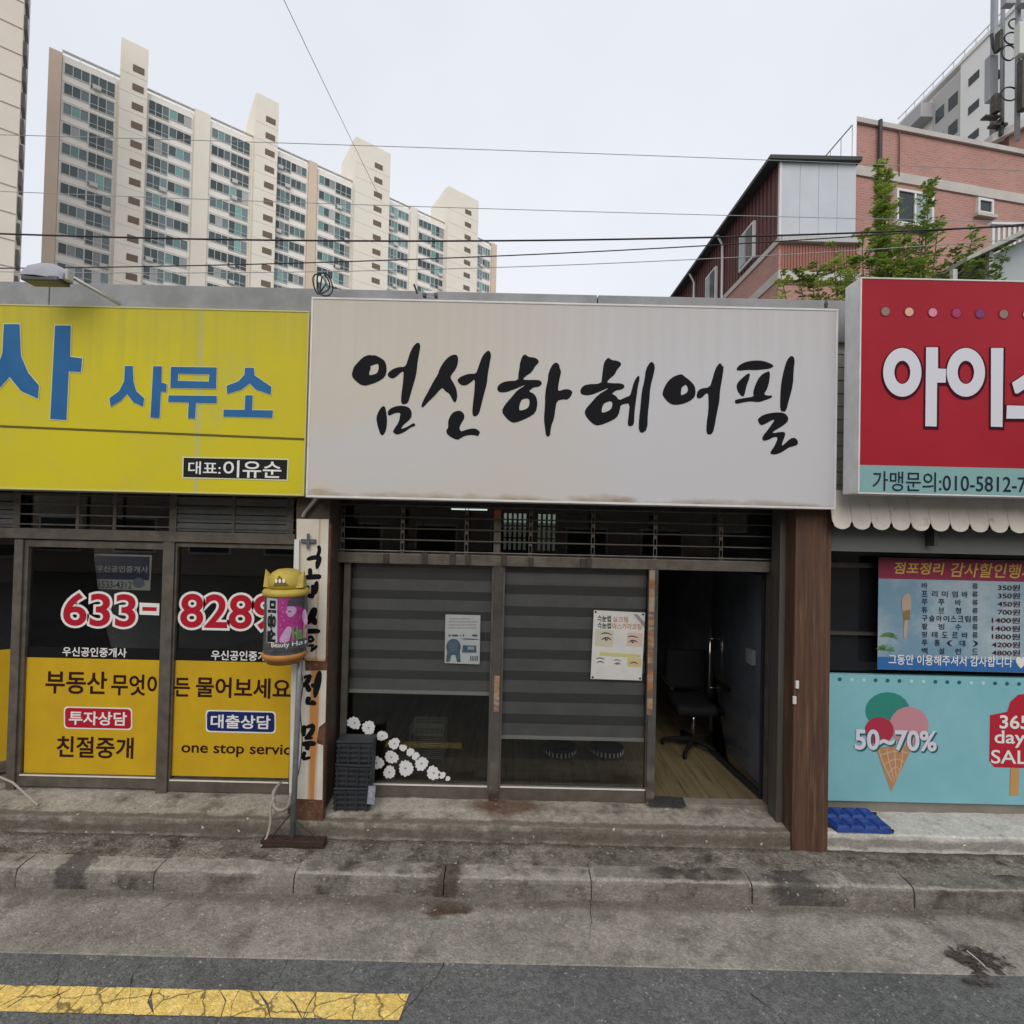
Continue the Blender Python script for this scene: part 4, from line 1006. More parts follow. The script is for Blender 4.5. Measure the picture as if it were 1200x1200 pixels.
B().lathe(dc.x, 3.86, [(R*.98, zd(697)), (R*1.06, zd(695.5)), (R*1.07, zd(692)), (R*1.0, zd(689.5)), (R*.8, zd(688.5))], 40).build('brim', ycap, drum, smooth=True)
prof = [(R*.82, zd(688)), (R*.84, zd(682)), (R*.8, zd(676)), (R*.66, zd(670.5)), (R*.42, zd(667)), (R*.1, zd(666))]
B().lathe(dc.x, 3.86, prof, 32).build('cap', ycap, drum, smooth=True)
for s, tip in ((-1, (-.95, 666.5)), (1, (.93, 667))):
    a = Vector((dc.x + s*R*.62, 3.82, zd(687))); 
    b = B(); tipv = (dc.x + tip[0]*R, 3.83, zd(tip[1]))
    i = len(b.v); b.v += [(dc.x+s*R*.95, 3.80, zd(687)), (dc.x+s*R*.38, 3.765, zd(687)), (dc.x+s*R*.5, 3.86, zd(680)), (dc.x+s*R*.95, 3.88, zd(686)), tipv]
    b.f += [(0, 1, 4), (1, 2, 4), (2, 3, 4), (3, 0, 4), (0, 3, 2, 1)]; b.m += [0]*5
    b.build('horn', ycap, drum)
# recessed triangle with three white teeth
b = B(); rim = R*.845
def cyl(x, z, lf, rad=None):
    rad = (rad or R*.96) + lf; t = max(-.98, min(.98, (x-dc.x)/rad)); return (x, 3.86 - rad*math.sqrt(1-t*t), z)
def cshape(nm, poly, mt, lf, rad=None, sm=0):
    if sm: poly = chaikin(poly, sm)
    # slice into narrow vertical strips so that it follows the drum
    bmv = bmesh.new(); vs_ = [bmv.verts.new((P(x, y, 3.86-R*.8).x, 0, P(x, y, 3.86-R*.8).z)) for x, y in poly]
    bmv.faces.new(vs_)
    xs = [v.co.x for v in vs_]; x = min(xs)
    while x < max(xs):
        x += .012
        bmesh.ops.bisect_plane(bmv, geom=bmv.verts[:]+bmv.edges[:]+bmv.faces[:], plane_co=(x, 0, 0), plane_no=(1, 0, 0))
    for v in bmv.verts: v.co = cyl(v.co.x, v.co.z, lf, rad)
    me = bpy.data.meshes.new(nm); bmv.to_mesh(me); bmv.free(); me.materials.append(mt)
    return place(bpy.data.objects.new(nm, me), drum)
cshape('cap_recess', [(320, 687), (328, 674), (338, 686.5)], M('cap_shadow_brown', (.16, .11, .02), .6), .004, R*.84)
for cx in (324.5, 328.8, 333): cshape('tooth', circ(cx, 680.5, 1.5, 2.6, 8), M('tooth_white', (.85, .83, .74), .4), .007, R*.84)
# printed wrap
mag = M('wrap_magenta', (.30, .02, .16), .45, c2=(.38, .05, .24), scale=30); lil = M('wrap_lilac', (.44, .25, .42), .45, c2=(.5, .32, .48), scale=20)
cshape('wrap_field', [(327.5, 699), (352, 697.5), (355, 753), (327.5, 756)], mag, .002)
cshape('wrap_hair', [(338, 703), (346, 699), (354, 702), (355.5, 722), (352, 720), (349, 712), (343, 710), (337, 711)], M('wrap_hair', (.06, .055, .07), .5), .004, sm=1)
cshape('wrap_cheek', [(338.5, 716), (341, 715.5), (341, 716.6), (338.5, 717)], pr_black, .0062)
cshape('wrap_face', [(337, 710), (345, 711), (346, 718), (341, 724), (338, 722), (337.5, 719), (335.5, 717.5), (337.5, 714)], lil, .005, sm=1)
cshape('wrap_sleeve', [(328, 752), (333, 740), (338, 733), (342, 736), (340, 747), (338, 753)], lil, .004, sm=1)
cshape('wrap_sleeve', [(350, 716), (353, 718), (355, 734), (351, 736), (349, 728)], lil, .0045, sm=1)
gt = M('wrap_green', (.10, .33, .08), .5)
b = B()
def cwarp(X, Z, lf): return cyl(X, Z, lf)
text('lettering', 'HaIr', (342, 735, 354, 751), 3.86-R*.8, gt, drum, bold=.03, lift=.006, warp=cwarp)
text('lettering', 'Beauty Hair', (320, 752, 354, 759.5), 3.86-R*.8, pr_white, drum, bold=.006, lift=.006, warp=cwarp)
cshape('wrap_side', [(312.5, 700), (327, 701), (327, 757), (313, 754)], M('wrap_white', (.42, .44, .45), .5), .002)
text('lettering', '미용실', (314.5, 703, 325.5, 752), 3.86-R*.8, pr_black, drum, bold=.05, lift=.006, warp=cwarp, rot=True)
cshape('wrap_foot', [(312, 753), (355, 751), (356, 762), (312, 764)], drum_dk, .004)
for k in range(7): cshape('wrap_spark', circ(330.5 + random.uniform(0, 4), 706 + k*5.2, .7, n=6), lil, .0035)
B().tube([(dc.x+R*.5, 3.88, zd(768)), (px0, 3.95, zd(772))], .012, 10).build('arm', galv, drum)
B().tube([(dc.x+R*.5, 3.88, zd(692)), (px0, 3.95, zd(690))], .010, 10).build('arm', galv, drum)

def smoothpath_(p, n=5):
    o = []
    for i in range(len(p)-1):
        a, b_, c, d = p[max(i-1, 0)], p[i], p[i+1], p[min(i+2, len(p)-1)]
        for k in range(n):
            t = k/n; o.append(.5*((2*b_) + (-a+c)*t + (2*a-5*b_+4*c-d)*t*t + (-a+3*b_-3*c+d)*t**3))
    return o + [p[-1]]
tag(B().tube(smoothpath_([P(350, 776, 3.93), P(355, 800, 3.96), P(352, 830, 3.97), P(354, 870, 3.97), P(350, 905, 3.96), P(341, 935, 3.98)]), .004, 6).build('power_cable', black_pl, smooth=True), 'thin black power cable winding down the grey pole', 'cable')

# grey plastic hose curled beside the pole, thin cable above the board
hp = [P(x, y, Y) for x, y, Y in ((329, 918, 4.12), (322, 926, 4.05), (320, 936, 4.02), (322, 946, 4.0), (330, 949.5, 3.99), (338, 944, 4.0), (341, 930, 4.02))]
def smoothpath(p, n=5):
    o = []
    for i in range(len(p)-1):
        a, b_, c, d = p[max(i-1, 0)], p[i], p[i+1], p[min(i+2, len(p)-1)]
        for k in range(n):
            t = k/n; o.append(.5*((2*b_) + (-a+c)*t + (2*a-5*b_+4*c-d)*t*t + (-a+3*b_-3*c+d)*t**3))
    return o + [p[-1]]
pvc = M('pvc_grey', (.30, .29, .265), .5, c2=(.2, .19, .17), scale=12)
hose = B().tube(smoothpath(hp), .015, 10).build('hose', pvc, smooth=True); tag(hose, 'grey plastic pipe bent into a U beside the pole foot', 'pipe')
hp = [P(x, y, Y) for x, y, Y in ((322, 934, 4.02), (317, 945, 3.99), (317, 962, 3.97), (313, 980, 3.93), (305, 997, 3.90))]; hp[-1].z = ZS+.01
tag(B().tube(smoothpath(hp), .009, 8).build('cable', M('cable_beige', (.33, .29, .23), .6), smooth=True), 'beige cable hanging from the bent pipe to the pavement', 'cable')
hp = [P(x, y, 4.08) for x, y in ((355, 606), (358, 600), (368, 588), (376, 578))]
tag(B().tube(smoothpath(hp), .016, 10).build('conduit', pvc, smooth=True), 'short slanted grey conduit above the tall white board', 'conduit')
hp = [P(x, y, Y) for x, y, Y in ((-20, 902, 4.3), (15, 917, 4.2), (45, 929, 4.15))]; hp[-1].z = ZP+.012
tag(B().tube(hp, .008, 8).build('stick', M('stick_grey', (.36, .33, .28), .7)), 'thin pale stick lying on the step before the far left door', 'stick')

# ------------------------------------------------------------------ black crates against the glazing
def crate(px, py, Y, label, tilt):
    wd, hd_, dp = .285, .165, .13
    base = P(px, py, Y)
    t = thing('crate', (base.x, Y, base.z), label, 'crate', 'black crates piled by the white board', rotz=math.radians(tilt))
    b = B(); b.box(-wd/2, wd/2, .01, dp, 0, hd_)
    b.build('body', black_pl, t, bev=.006, local=True)
    for k in range(4):
        z = .012 + k*.041
        B().box(-wd/2-.004, wd/2+.004, -.004, .0095, z, z+.022).build('rib', black_pl, t, bev=.004, local=True)
    for x in (-.125, -.045, .04, .12):
        B().box(x-.008, x+.008, -.012, -.0045, .004, hd_-.004).build('upright', black_pl, t, bev=.003, local=True)
    return t
zc0 = ZP + .012
for k, (dx, tl, lb) in enumerate(((0, 2, 'bottom black plastic crate of the stack by the white board'), (.004, -2, 'middle black plastic crate of the stack by the white board'), (.012, 1, 'topmost black plastic crate of the stack by the white board'))):
    t = crate(412, 940, 4.17, lb, tl); t.location.x += dx; t.location.z = zc0 + k*.188
    B().box(-.147, .147, -.008, .134, .168, .186).build('rim', M('crate_rim', (.03, .034, .04), .5), t, bev=.004, local=True)
fl_ = shape('flyer', [(432, 921), (440.5, 920.5), (438.5, 943), (430, 942)], 4.16, M('flyer_paper', (.33, .33, .38), .7, c2=(.2, .2, .28), scale=40), None, lift=0, thick=.002)
tag(fl_, 'small torn flyer leaning beside the black crates', 'flyer')

# ------------------------------------------------------------------ posters on the glass
YP = YF - .006
po = thing('poster', P(542, 778, YP), 'small pale poster with dark blue hair photo on the left pane', 'poster')
shape('sheet', [(522, 720), (563, 721), (562, 778.5), (521, 777)], YP, M('poster_paper', (.36, .38, .37), .6, c2=(.31, .33, .33), scale=8), po, lift=.0, thick=.001)
navy = M('poster_navy', (.03, .06, .085), .5, c2=(.06, .11, .14), scale=25); grt = M('poster_grey_text', (.15, .16, .16), .6)
shape('hair_photo', circ(531.5, 758, 8.6, 9.6, 18), YP, navy, po, lift=.0025)
shape('hair_fall', [(524, 762), (530, 765), (527, 775.5), (522.8, 775.5)], YP, navy, po, lift=.0027)
shape('hair_fall', [(533, 765), (539, 762), (539.8, 775.8), (535.5, 775.8)], YP, navy, po, lift=.0027)
shape('hair_shine', circ(531, 758, 4.5, 6, 14), YP, M('poster_shine', (.065, .10, .125), .5), po, lift=.0032)
shape('device_photo', [(542.5, 756), (558, 756.5), (558.5, 765), (541.5, 764.5)], YP, navy, po, lift=.0025)
shape('screen', [(548, 757.5), (555.5, 757.8), (555.5, 761.5), (548, 761)], YP, M('poster_grey', (.2, .23, .25), .5), po, lift=.0035)
for k in range(5): shape('bar_mark', [(551+k*2, 768.5), (552.2+k*2, 768.5), (552+k*2, 774.5), (550.8+k*2, 774.5)], YP, navy, po, lift=.0025)
for k, (a, c) in enumerate(((527, 550), (526, 560), (526, 555), (526, 556))): 
    b = B(); q = a
    while q < c:
        e = q + random.uniform(1.6, 3.2); brush(b, [(q, 725+k*3.6), (e, 725.1+k*3.6)], 1.2, YP, .0025); q = e + .9
    b.build('text_line', grt, po)
b = B()
for a, c in ((525.5, 528), (529, 537), (539, 540), (542, 544), (553, 560)): brush(b, [(a, 744.6), (c, 744.7)], 2.4, YP, .0025)
brush(b, [(541, 748.6), (561, 749.2)], 1.4, YP, .003)
b.build('text_line', navy, po)

p2 = thing('poster', P(724, 797, YP), 'white eyebrow poster with pictures of eyes on the pane beside the door', 'poster')
shape('sheet', [(696, 715), (756, 718), (752, 797.5), (692, 795.5)], YP, M('poster_white', (.56, .55, .53), .55, c2=(.50, .49, .48), scale=6), p2, lift=.0, thick=.001)
org = M('poster_orange', (.36, .15, .05), .6); pdk = M('poster_dark', (.04, .045, .03), .6)
T('lettering', '속눈썹', (700, 721, 716, 728.5), YP, pdk, p2, bold=.03, lift=.003)
T('lettering', '속눈썹', (700, 729.5, 716, 736.5), YP, pdk, p2, bold=.03, lift=.003)
T('lettering', '실크펌', (718, 722.5, 736, 729), YP, org, p2, bold=.006, lift=.003)
T('lettering', '마스카라코팅', (717.5, 730.5, 751.5, 737.5), YP, org, p2, bold=.006, lift=.003)
shape('photo', [(698, 737), (719, 739), (718, 758), (697, 757)], YP, M('poster_skin', (.46, .43, .34), .6), p2, lift=.0018)
shape('photo', [(735, 741), (753, 742), (752, 758), (734, 757)], YP, M('poster_skin2', (.50, .40, .33), .6), p2, lift=.0018)
shape('photo', [(735, 771), (752, 772), (751, 782), (735, 781)], YP, M('poster_skin3', (.50, .40, .20), .6), p2, lift=.0018)
shape('yellow_band', [(703, 764), (751, 767), (750, 771), (702, 768)], YP, M('poster_yellow', (.46, .44, .18), .6), p2, lift=.0022)
shape('corner_ribbon', [(742, 719.5), (747, 720), (755.3, 729), (755, 735)], YP, M('poster_taupe', (.26, .20, .18), .6), p2, lift=.003)
def eye(cx, cy, s, brow=True, open_=True):
    b = B()
    brush(b, [(cx-6*s, cy+1.2*s), (cx-2*s, cy-1.4*s), (cx+3*s, cy-1*s), (cx+6*s, cy+1.8*s)], [.8*s, 1.7*s, 1.7*s, .7*s], YP, .003)
    if open_: q = circ(cx, cy+.4*s, 2.0*s, 1.9*s, 10); q = [P(x, y, YP) for x, y in q]; b.ngon([(p.x, YP-.0034, p.z) for p in q])
    if brow: brush(b, [(cx-7*s, cy-5.4*s), (cx-1*s, cy-7.4*s), (cx+7*s, cy-4.6*s)], [.8*s, 1.8*s, .7*s], YP, .003)
    b.build('eye', M('poster_eye', (.055, .045, .035), .6), p2)
    if open_: shape('eye_glint', circ(cx+.6*s, cy, .6*s, n=6), YP, pr_white, p2, lift=.0042)
eye(710.5, 748.5, 1.0); eye(741.5, 751.5, .9); eye(703.5, 776, .75, True, False); eye(723.5, 777.5, .65); eye(742.5, 777, .8, False, False)
for px, py in ((698, 717), (753.5, 720), (694.5, 793.5), (750, 795)): shape('tape_and_painted_reflection', circ(px, py, 1.3, n=8), YP, pr_black, p2, lift=.004)

# navy notice behind the office glass
n3 = thing('notice', P(143, 692, YF+.03), 'navy and white notice hanging behind the office glass above the red numbers', 'notice')
shape('sheet', [(110, 649), (178, 650.5), (176, 692), (108.5, 690)], YF+.03, pr_white, n3, lift=0, thick=.002)
shape('navy_field', [(112, 651), (176, 652.5), (175, 680), (111, 678.5)], YF+.03, M('notice_navy', (.03, .05, .12), .5), n3, lift=.003)
T('lettering', '우신공인중개사', (113, 663, 174, 670.5), YF+.03, pr_white, n3, bold=.01, lift=.0045)
T('lettering', '1533-4312', (116, 681, 155, 689.5), YF+.03, M('notice_ink', (.05, .08, .15), .5), n3, bold=.01, lift=.0045)
shape('seal', circ(163, 683, 7, 6), YF+.03, M('notice_seal', (.25, .3, .38), .5), n3, lift=.0045)

# zebra roller blinds behind the glass
band_l = M('blind_light', (.36, .352, .36), .8, c2=(.30, .293, .30), scale=6); band_d = M('blind_dark', (.15, .147, .157), .85)
YBL = YF + .06
for (x0, x1, yt, yb, per, lb) in ((407, 575, 668, 812, 23.2, 'grey striped roller blind half lowered behind the pane with flower stickers'), (588, 756, 668, 866, 25.0, 'grey striped roller blind lowered further behind the pane beside the door')):
    X0_, X1_, Z0_, Z1_ = rect(x0, yt, x1, yb, YBL)
    t = thing('roller_blind', ((X0_+X1_)/2, YBL, Z0_), lb, 'blind', 'roller blinds of the hair shop')
    z = Z0_ + .02; k = 0; ph = per*YBL/600
    while z < Z1_:
        h = ph*(.56 if k % 2 == 0 else .44)
        B().box(X0_, X1_, YBL-.001 + (.004 if k % 2 else 0), YBL+.002 + (.004 if k % 2 else 0), z, min(z+h, Z1_)).build('band', band_l if k % 2 == 0 else band_d, t)
        z += h; k += 1
    B().box(X0_, X1_, YBL-.012, YBL+.012, Z0_-.008, Z0_+.022).build('bottom_rail', M('rail_grey', (.8, .79, .77), .4), t, bev=.004)
    B().box(X0_, X1_, YBL-.02, YBL+.05, Z1_, Z1_+.06).build('cassette', M('cassette', (.16, .16, .16), .5), t, bev=.006)

# ------------------------------------------------------------------ furniture seen inside
seat_m = M('salon_black_vinyl', (.012, .012, .013), .75, spec=.12)
cz = ZP + .014
cb = PZ(812, 877, cz)
ch_ = thing('salon_chair', (cb.x, cb.y, cz), 'black salon chair on a five star base inside the open door', 'chair')
b = B()
for k in range(5):
    a = math.radians(20 + 72*k)
    B().tube([(0, 0, .10), (.16*math.cos(a), .16*math.sin(a), .085), (.31*math.cos(a), .31*math.sin(a), .06)], [.03, .025, .018], 8).build('base_arm', seat_m, ch_, local=True)
    B().tube([(.31*math.cos(a)-.012, .31*math.sin(a), .03), (.31*math.cos(a)+.012, .31*math.sin(a), .03)], .03, 12).build('castor', seat_m, ch_, local=True)
B().tube([(0, 0, .08), (0, 0, .42)], .022, 12).build('gas_lift', chrome, ch_, smooth=True, local=True)
B().box(-.25, .25, -.24, .25, .42, .52).build('seat', seat_m, ch_, bev=.04, local=True)
B().box(-.23, .23, .22, .30, .55, .98).build('backrest', seat_m, ch_, bev=.035, local=True)
for s in (-1, 1): B().box(s*.29-.025, s*.29+.025, -.18, .22, .66, .70).build('armrest', seat_m, ch_, bev=.012, local=True)
stool_w = M('stool_rim_pale', (.48, .48, .47), .5)
for px, lb in ((656, 'left of two pale rimmed round stools under the right blind'), (711, 'right of two pale rimmed round stools under the right blind')):
    q = PZ(px, 915, cz); q.y = 5.15; q.x = P(px, 875, 5.15).x
    t = thing('stool', (q.x, q.y, cz), lb, 'stool', 'round stools behind the right pane')
    zs = P(px, 874, 5.15).z - cz
    B().lathe(0, 0, [(.15, zs-.05), (.165, zs-.03), (.165, zs), (.13, zs+.02)], 24).build('seat', seat_m, t, smooth=True, local=True)
    for k in range(24):
        a = 2*math.pi*k/24; B().box(.158*math.cos(a)-.006, .158*math.cos(a)+.006, .17*math.sin(a)-.006, .17*math.sin(a)+.006, zs-.045, zs-.004).build('rim_slat', stool_w, t, local=True)
    for k in range(4):
        a = math.pi/4 + k*math.pi/2
        B().tube([(.10*math.cos(a), .10*math.sin(a), zs-.04), (.19*math.cos(a), .19*math.sin(a), 0)], .011, 8).build('leg', dark_metal, t, local=True)
trol = M('trolley_wire', (.22, .22, .21), .4, .3)
wq = P(500, 870, 5.0)
t = thing('wire_trolley', (wq.x, 5.0, cz), 'thin wire trolley rack standing behind the flower stickers', 'trolley')
zt_w = P(500, 852, 5.0).z - cz
for s in (-1, 1):
    for d in (0, .25): B().tube([(s*.16, d, 0), (s*.16, d, zt_w)], .007, 8).build('upright', trol, t, local=True)
for z in (.05, zt_w*.5, zt_w*.78, zt_w): 
    b = B()
    for k in range(7): b.tube([(-.16, .25*k/6, z), (.16, .25*k/6, z)], .003, 6)
    b.tube([(-.16, 0, z), (-.16, .25, z)], .004, 6); b.tube([(.16, 0, z), (.16, .25, z)], .004, 6)
    b.build('shelf', trol, t, local=True)
for k in range(6): B().tube([(-.13+.052*k, -.004, zt_w), (-.13+.052*k, -.02, zt_w-.05)], .004, 6).build('hook', trol, t, local=True)
# low window with bars at the back of the salon, seen through the transom
bw = P(625, 624, 8.39)
X0_, X1_, Z0_, Z1_ = rect(589, 602, 652, 645, 8.4)
wb = B().box(X0_, X1_, 8.44, 8.45, Z0_, Z1_).build('back_window', glass_mat('back_window_glass', (.62, .66, .60)), shop)
nb_ = 11
for k in range(nb_+1):
    x_ = X0_ + (X1_-X0_)*k/nb_; w_ = .09 if k == 6 else .018
    B().box(max(X0_, x_-w_), min(X1_, x_+w_), 8.41, 8.43, Z0_, Z1_).build('window_bar', dark_metal, wb)
for q in (.33, .66): B().box(X0_, X1_, 8.405, 8.409, Z0_+(Z1_-Z0_)*q-.012, Z0_+(Z1_-Z0_)*q+.012).build('window_bar', dark_metal, wb)
tl = thing('tube_lamp', P(550, 597, 5.6), 'short bright tube lamp glimpsed through the transom bars', 'lamp')
em = bpy.data.materials.new('lamp_glow'); em.use_nodes = True; n_, l_, b__ = nodes_of(em); b__.inputs['Emission Color'].default_value = (.9, 1, 1, 1); b__.inputs['Emission Strength'].default_value = 1.6
a, c = P(529, 597, 5.6), P(571, 598, 5.6); a.z = c.z = 2.755
B().tube([a, c], .007, 8).build('tube', em, tl); B().box(a.x-.02, c.x+.02, 5.6, 5.64, 2.763, 2.779).build('fitting', white_pl, tl)
# desk and partition in the estate office
dk = thing('office_desk', (-2.6, 6.2, ZP), 'dim office desk standing behind the left office glass', 'desk')
wd_ = M('desk_wood', (.16, .11, .07), .5)
B().box(-3.3, -2.0, 5.9, 6.6, ZP+.70, ZP+.74).build('desk_top', wd_, dk, bev=.005)
B().box(-3.28, -2.02, 5.95, 5.98, ZP+.02, ZP+.699).build('front_panel', wd_, dk)
for x in (-3.26, -2.06): B().box(x, x+.03, 5.98, 6.58, ZP+.004, ZP+.699).build('side_panel', wd_, dk)

# floor mats / drain tray and small things at the threshold
mt_ = shape('door_mat', [(0, 0)]*3, 1, black_pl, None) if False else None
q = [PZ(x, y, ZP+.024) for x, y in ((762, 935), (800, 937), (804, 947), (759, 946))]
o = B().ngon([(p.x, p.y, ZP+.034) for p in q]).build('rubber_mat', M('rubber_mat', (.03, .028, .027), .8, c2=(.06, .055, .05), scale=30, bump=.4, bscale=90))
md = o.modifiers.new('solid', 'SOLIDIFY'); md.thickness = .011; md.offset = -1
tag(o, 'small black rubber mat at the foot of the open doorway', 'mat')

# blue egg tray on a black tray beside the brown post
tq = PZ(1004, 966, ZP+.02)
tr0 = thing('black_tray', (tq.x, 4.17, ZP+.012), 'flat black tray under the blue moulded tray beside the brown post', 'tray')
B().box(-.28, .24, -.10, .13, 0, .012).build('base', black_pl, tr0, bev=.003, local=True)
tr0.rotation_euler = (0, 0, math.radians(-8)); WM[tr0.name] = Matrix.Translation(tr0.location) @ Matrix.Rotation(math.radians(-8), 4, 'Z')
for (a, c, d, e) in ((-.28, .24, .131, .138), (-.28, .24, -.107, -.101)): B().box(a, c, d, e, .001, .03).build('lip', black_pl, tr0, local=True)
tb_ = thing('blue_tray', (tq.x-.02, 4.15, ZP+.034), 'bright blue moulded plastic tray leaning beside the brown post', 'tray')
bl = M('blue_plastic', (.012, .04, .19), .5, c2=(.02, .06, .25), scale=8, c3=(.10, .12, .2), scale3=30, lo3=.62, hi3=.8)
nx_, ny_ = 96, 48; b = B(); W_, D_ = .44, .24
for j in range(ny_+1):
    for i in range(nx_+1):
        u, v = i/nx_, j/ny_
        cu, cv = (u*4) % 1 - .5, (v*2) % 1 - .5
        d = math.hypot(cu, cv*.9); m_ = max(abs(cu), abs(cv)); h = .020*max(0, min(1, (.46-m_)/.10)) - .016*max(0, 1-(d/.26)**2)
        e = min(u, 1-u, v, 1-v); h = -.022 if e < .005 else (0 if e < .03 else h)
        b.v.append((-W_/2 + W_*u + (v-.5)*-.05, -D_/2 + D_*v, h + .035*v))
for j in range(ny_):
    for i in range(nx_):
        q_ = j*(nx_+1)+i; b.f.append((q_, q_+1, q_+nx_+2, q_+nx_+1)); b.m.append(0)
b.build('moulded_sheet', bl, tb_, smooth=True, local=True)

# crushed dark litter on the gutter edge
lt_ = B(); lr = random.Random(4)
for pts, wd, cnt in (([(1110, 1119), (1132, 1128), (1155, 1146)], 13, 46), ([(1128, 1115), (1158, 1121), (1182, 1134)], 8, 36), ([(1142, 1122), (1174, 1142)], 10, 26), ([(1131, 1153), (1172, 1157)], 5, 16), ([(1120, 1122), (1150, 1132)], 22, 18)):
    for _ in range(cnt):
        t = lr.random()*(len(pts)-1); i = int(t); f = t-i
        x = pts[i][0]*(1-f)+pts[i+1][0]*f; y = pts[i][1]*(1-f)+pts[i+1][1]*f + lr.gauss(0, wd*.28)
        c = PZ(x, y, 0); an_ = -.6 + lr.gauss(0, .5); l1, l2 = lr.uniform(.008, .04), lr.uniform(.003, .011)
        ca, sa = math.cos(an_), math.sin(an_); z = .011 + lr.uniform(0, .009)
        lt_.ngon([(c.x+l1*u*ca-l2*v*sa, c.y+l1*u*sa+l2*v*ca, z+lr.uniform(-.004, .006)) for u, v in ((-1, -.3), (-.2, -1), (.9, -.5), (1, .2), (.1, 1), (-.7, .6))])
lt_o = lt_.build('litter_scrap', M('litter_dark', (.05, .04, .034), .9, c2=(.09, .075, .062), scale=30))
tag(lt_o, 'dark crushed litter scrap lying on the gutter edge at lower right', 'litter')
q = [PZ(x, y, .03) for x, y in ((1133, 1114), (1143, 1122), (1154, 1132))]
tag(B().tube(q, .003, 6).build('straw', pr_white), 'thin white straw lying on the dark crushed litter scrap', 'straw')

# ------------------------------------------------------------------ lamps and brackets above the signs
lamp = thing('flood_lamp', P(140, 357, 4.05), 'grey hooded flood lamp on a long arm above the yellow sign', 'lamp')
a, c = P(141, 357, 4.05), P(76, 320, 3.74)
B().tube([a, c], .013, 10).build('arm', M('lamp_arm', (.5, .5, .48), .4, .4), lamp, smooth=True)
hx_ = P(55, 316, 3.72); e0, e1 = P(31, 316, 3.72), P(80, 322, 3.72)
b = B(); n = 10; L_ = e1.x - e0.x
prof = [(0, .0), (.05, .055), (.18, .095), (.4, .115), (.65, .12), (.85, .10), (1.0, .07)]
for k, (t, h) in enumerate(prof):
    for q in range(9):
        s = math.pi*q/8; wdt = .075*(.55+.45*math.sin(math.pi*min(1, t+.12)))
        b.v.append((e0.x + L_*t, 3.72 - wdt*math.cos(s), hx_.z - .065 - .02*t + h*math.sin(s)**.7 + .0))
for k in range(len(prof)-1):
    for q in range(8): i = k*9+q; b.f.append((i, i+1, i+10, i+9)); b.m.append(0)
b.f.append(tuple(range(9))); b.f.append(tuple(54+q for q in reversed(range(9)))); b.m += [0, 0]
b.build('hood', M('lamp_hood', (.36, .36, .40), .5, c2=(.29, .29, .32), scale=9), lamp, smooth=True)
B().box(e0.x+.012, e1.x-.03, 3.72-.06, 3.72+.06, hx_.z-.105, hx_.z-.066).build('lens_housing', M('lamp_lens', (.10, .10, .11), .3), lamp, bev=.01)
B().box(e1.x-.025, e1.x+.02, 3.72-.03, 3.72+.03, hx_.z-.085, hx_.z+.0).build('knuckle', M('lamp_knuckle', (.42, .41, .40), .5), lamp, bev=.01)
br = thing('cable_bracket', P(388, 347, 4.06), 'short arm bracket wound with black cable coil at the white sign corner', 'bracket')
B().tube([P(390, 349, 4.06), P(378, 322, 3.9)], .010, 8).build('arm', M('bracket_grey', (.5, .5, .5), .5, .3), br)
for k in range(3):
    pts = []; ce = P(374.5 + k*1.5, 333 + k, 3.95)
    for q in range(25):
        t = 2*math.pi*q/24; pts.append((ce.x + .048*math.cos(t)+.012*k, 3.95 + .03*math.sin(t*2+k), ce.z + (.072+.008*k)*math.sin(t)))
    B().tube(pts, .006, 6).build('coil', black_pl, br, smooth=True)
lb_ = thing('lamp_bracket', P(505, 349, 4.06), 'low pale lamp bracket on top of the white sign board', 'bracket')
a = P(505, 346, 4.05); b = B(); b.box(a.x-.05, a.x+.05, 4.0, 4.05, a.z-.005, a.z+.015); b.build('plate', white_pl, lb_)
for s in (-1, 1): B().box(a.x+s*.045-.012, a.x+s*.045+.012, 3.99, 4.04, a.z-.03, a.z-.0055).build('foot', dark_metal, lb_)
B().tube([P(489, 344, 4.05), P(485, 333, 4.0)], .008, 6).build('stub', dark_metal, lb_)
spk = P(968, 356, 4.02)
o = B().lathe(spk.x, 4.02, [(.012, spk.z-.03), (.014, spk.z+.0), (.005, spk.z+.03)], 8).build('sign_bolt', dark_metal); tag(o, 'small dark bolt standing on the right end of the white sign', 'bolt')

# ------------------------------------------------------------------ overhead cables
cab = M('cable_black', (.02, .02, .022), .6); cabg = M('cable_grey', (.33, .335, .34), .6)
def overhead(p0, p1, Ys, r, sag, mt, label):
    a = P(*p0, Ys[0]); c = P(*p1, Ys[1]); d = c - a
    a = a - d*.25; c = c + d*.25; sag2 = sag*2.25
    tag(B().tube(catenary(a, c, sag2, 40), r, 6).build('overhead_cable', mt, smooth=True), label, 'cable', 'overhead cables across the street front')
overhead((0, 161), (1200, 203), (7, 7.4), .0045, -.03, cabg, 'topmost thin grey cable crossing the sky over the apartment block')
overhead((0, 220), (1200, 256), (7, 7.3), .0045, .04, cabg, 'second thin grey cable from the top crossing the sky')
overhead((0, 258), (1200, 248), (6.5, 6.3), .0105, .14, cab, 'thickest black cable sagging across the whole view')
overhead((0, 301), (1200, 249), (6.6, 6.5), .007, .12, cab, 'lower black cable meeting the thickest cable at the right')
overhead((0, 302), (1200, 262), (7.2, 6.6), .005, .16, cabg, 'lowest thin grey cable just above the sign boards')
tag(B().tube(catenary(P(328, -10, 5.2), P(447, 235, 9.5), .02, 16), .004, 6).build('overhead_cable', cabg), 'thin wire slanting down steeply across the sky', 'cable', 'overhead cables across the street front')
tag(B().tube(catenary(P(175, 357, 4.3), P(330, 346, 4.3), .05, 16), .006, 6).build('loose_cable', black_pl), 'loose black cable drooping along the parapet behind the yellow sign', 'cable')

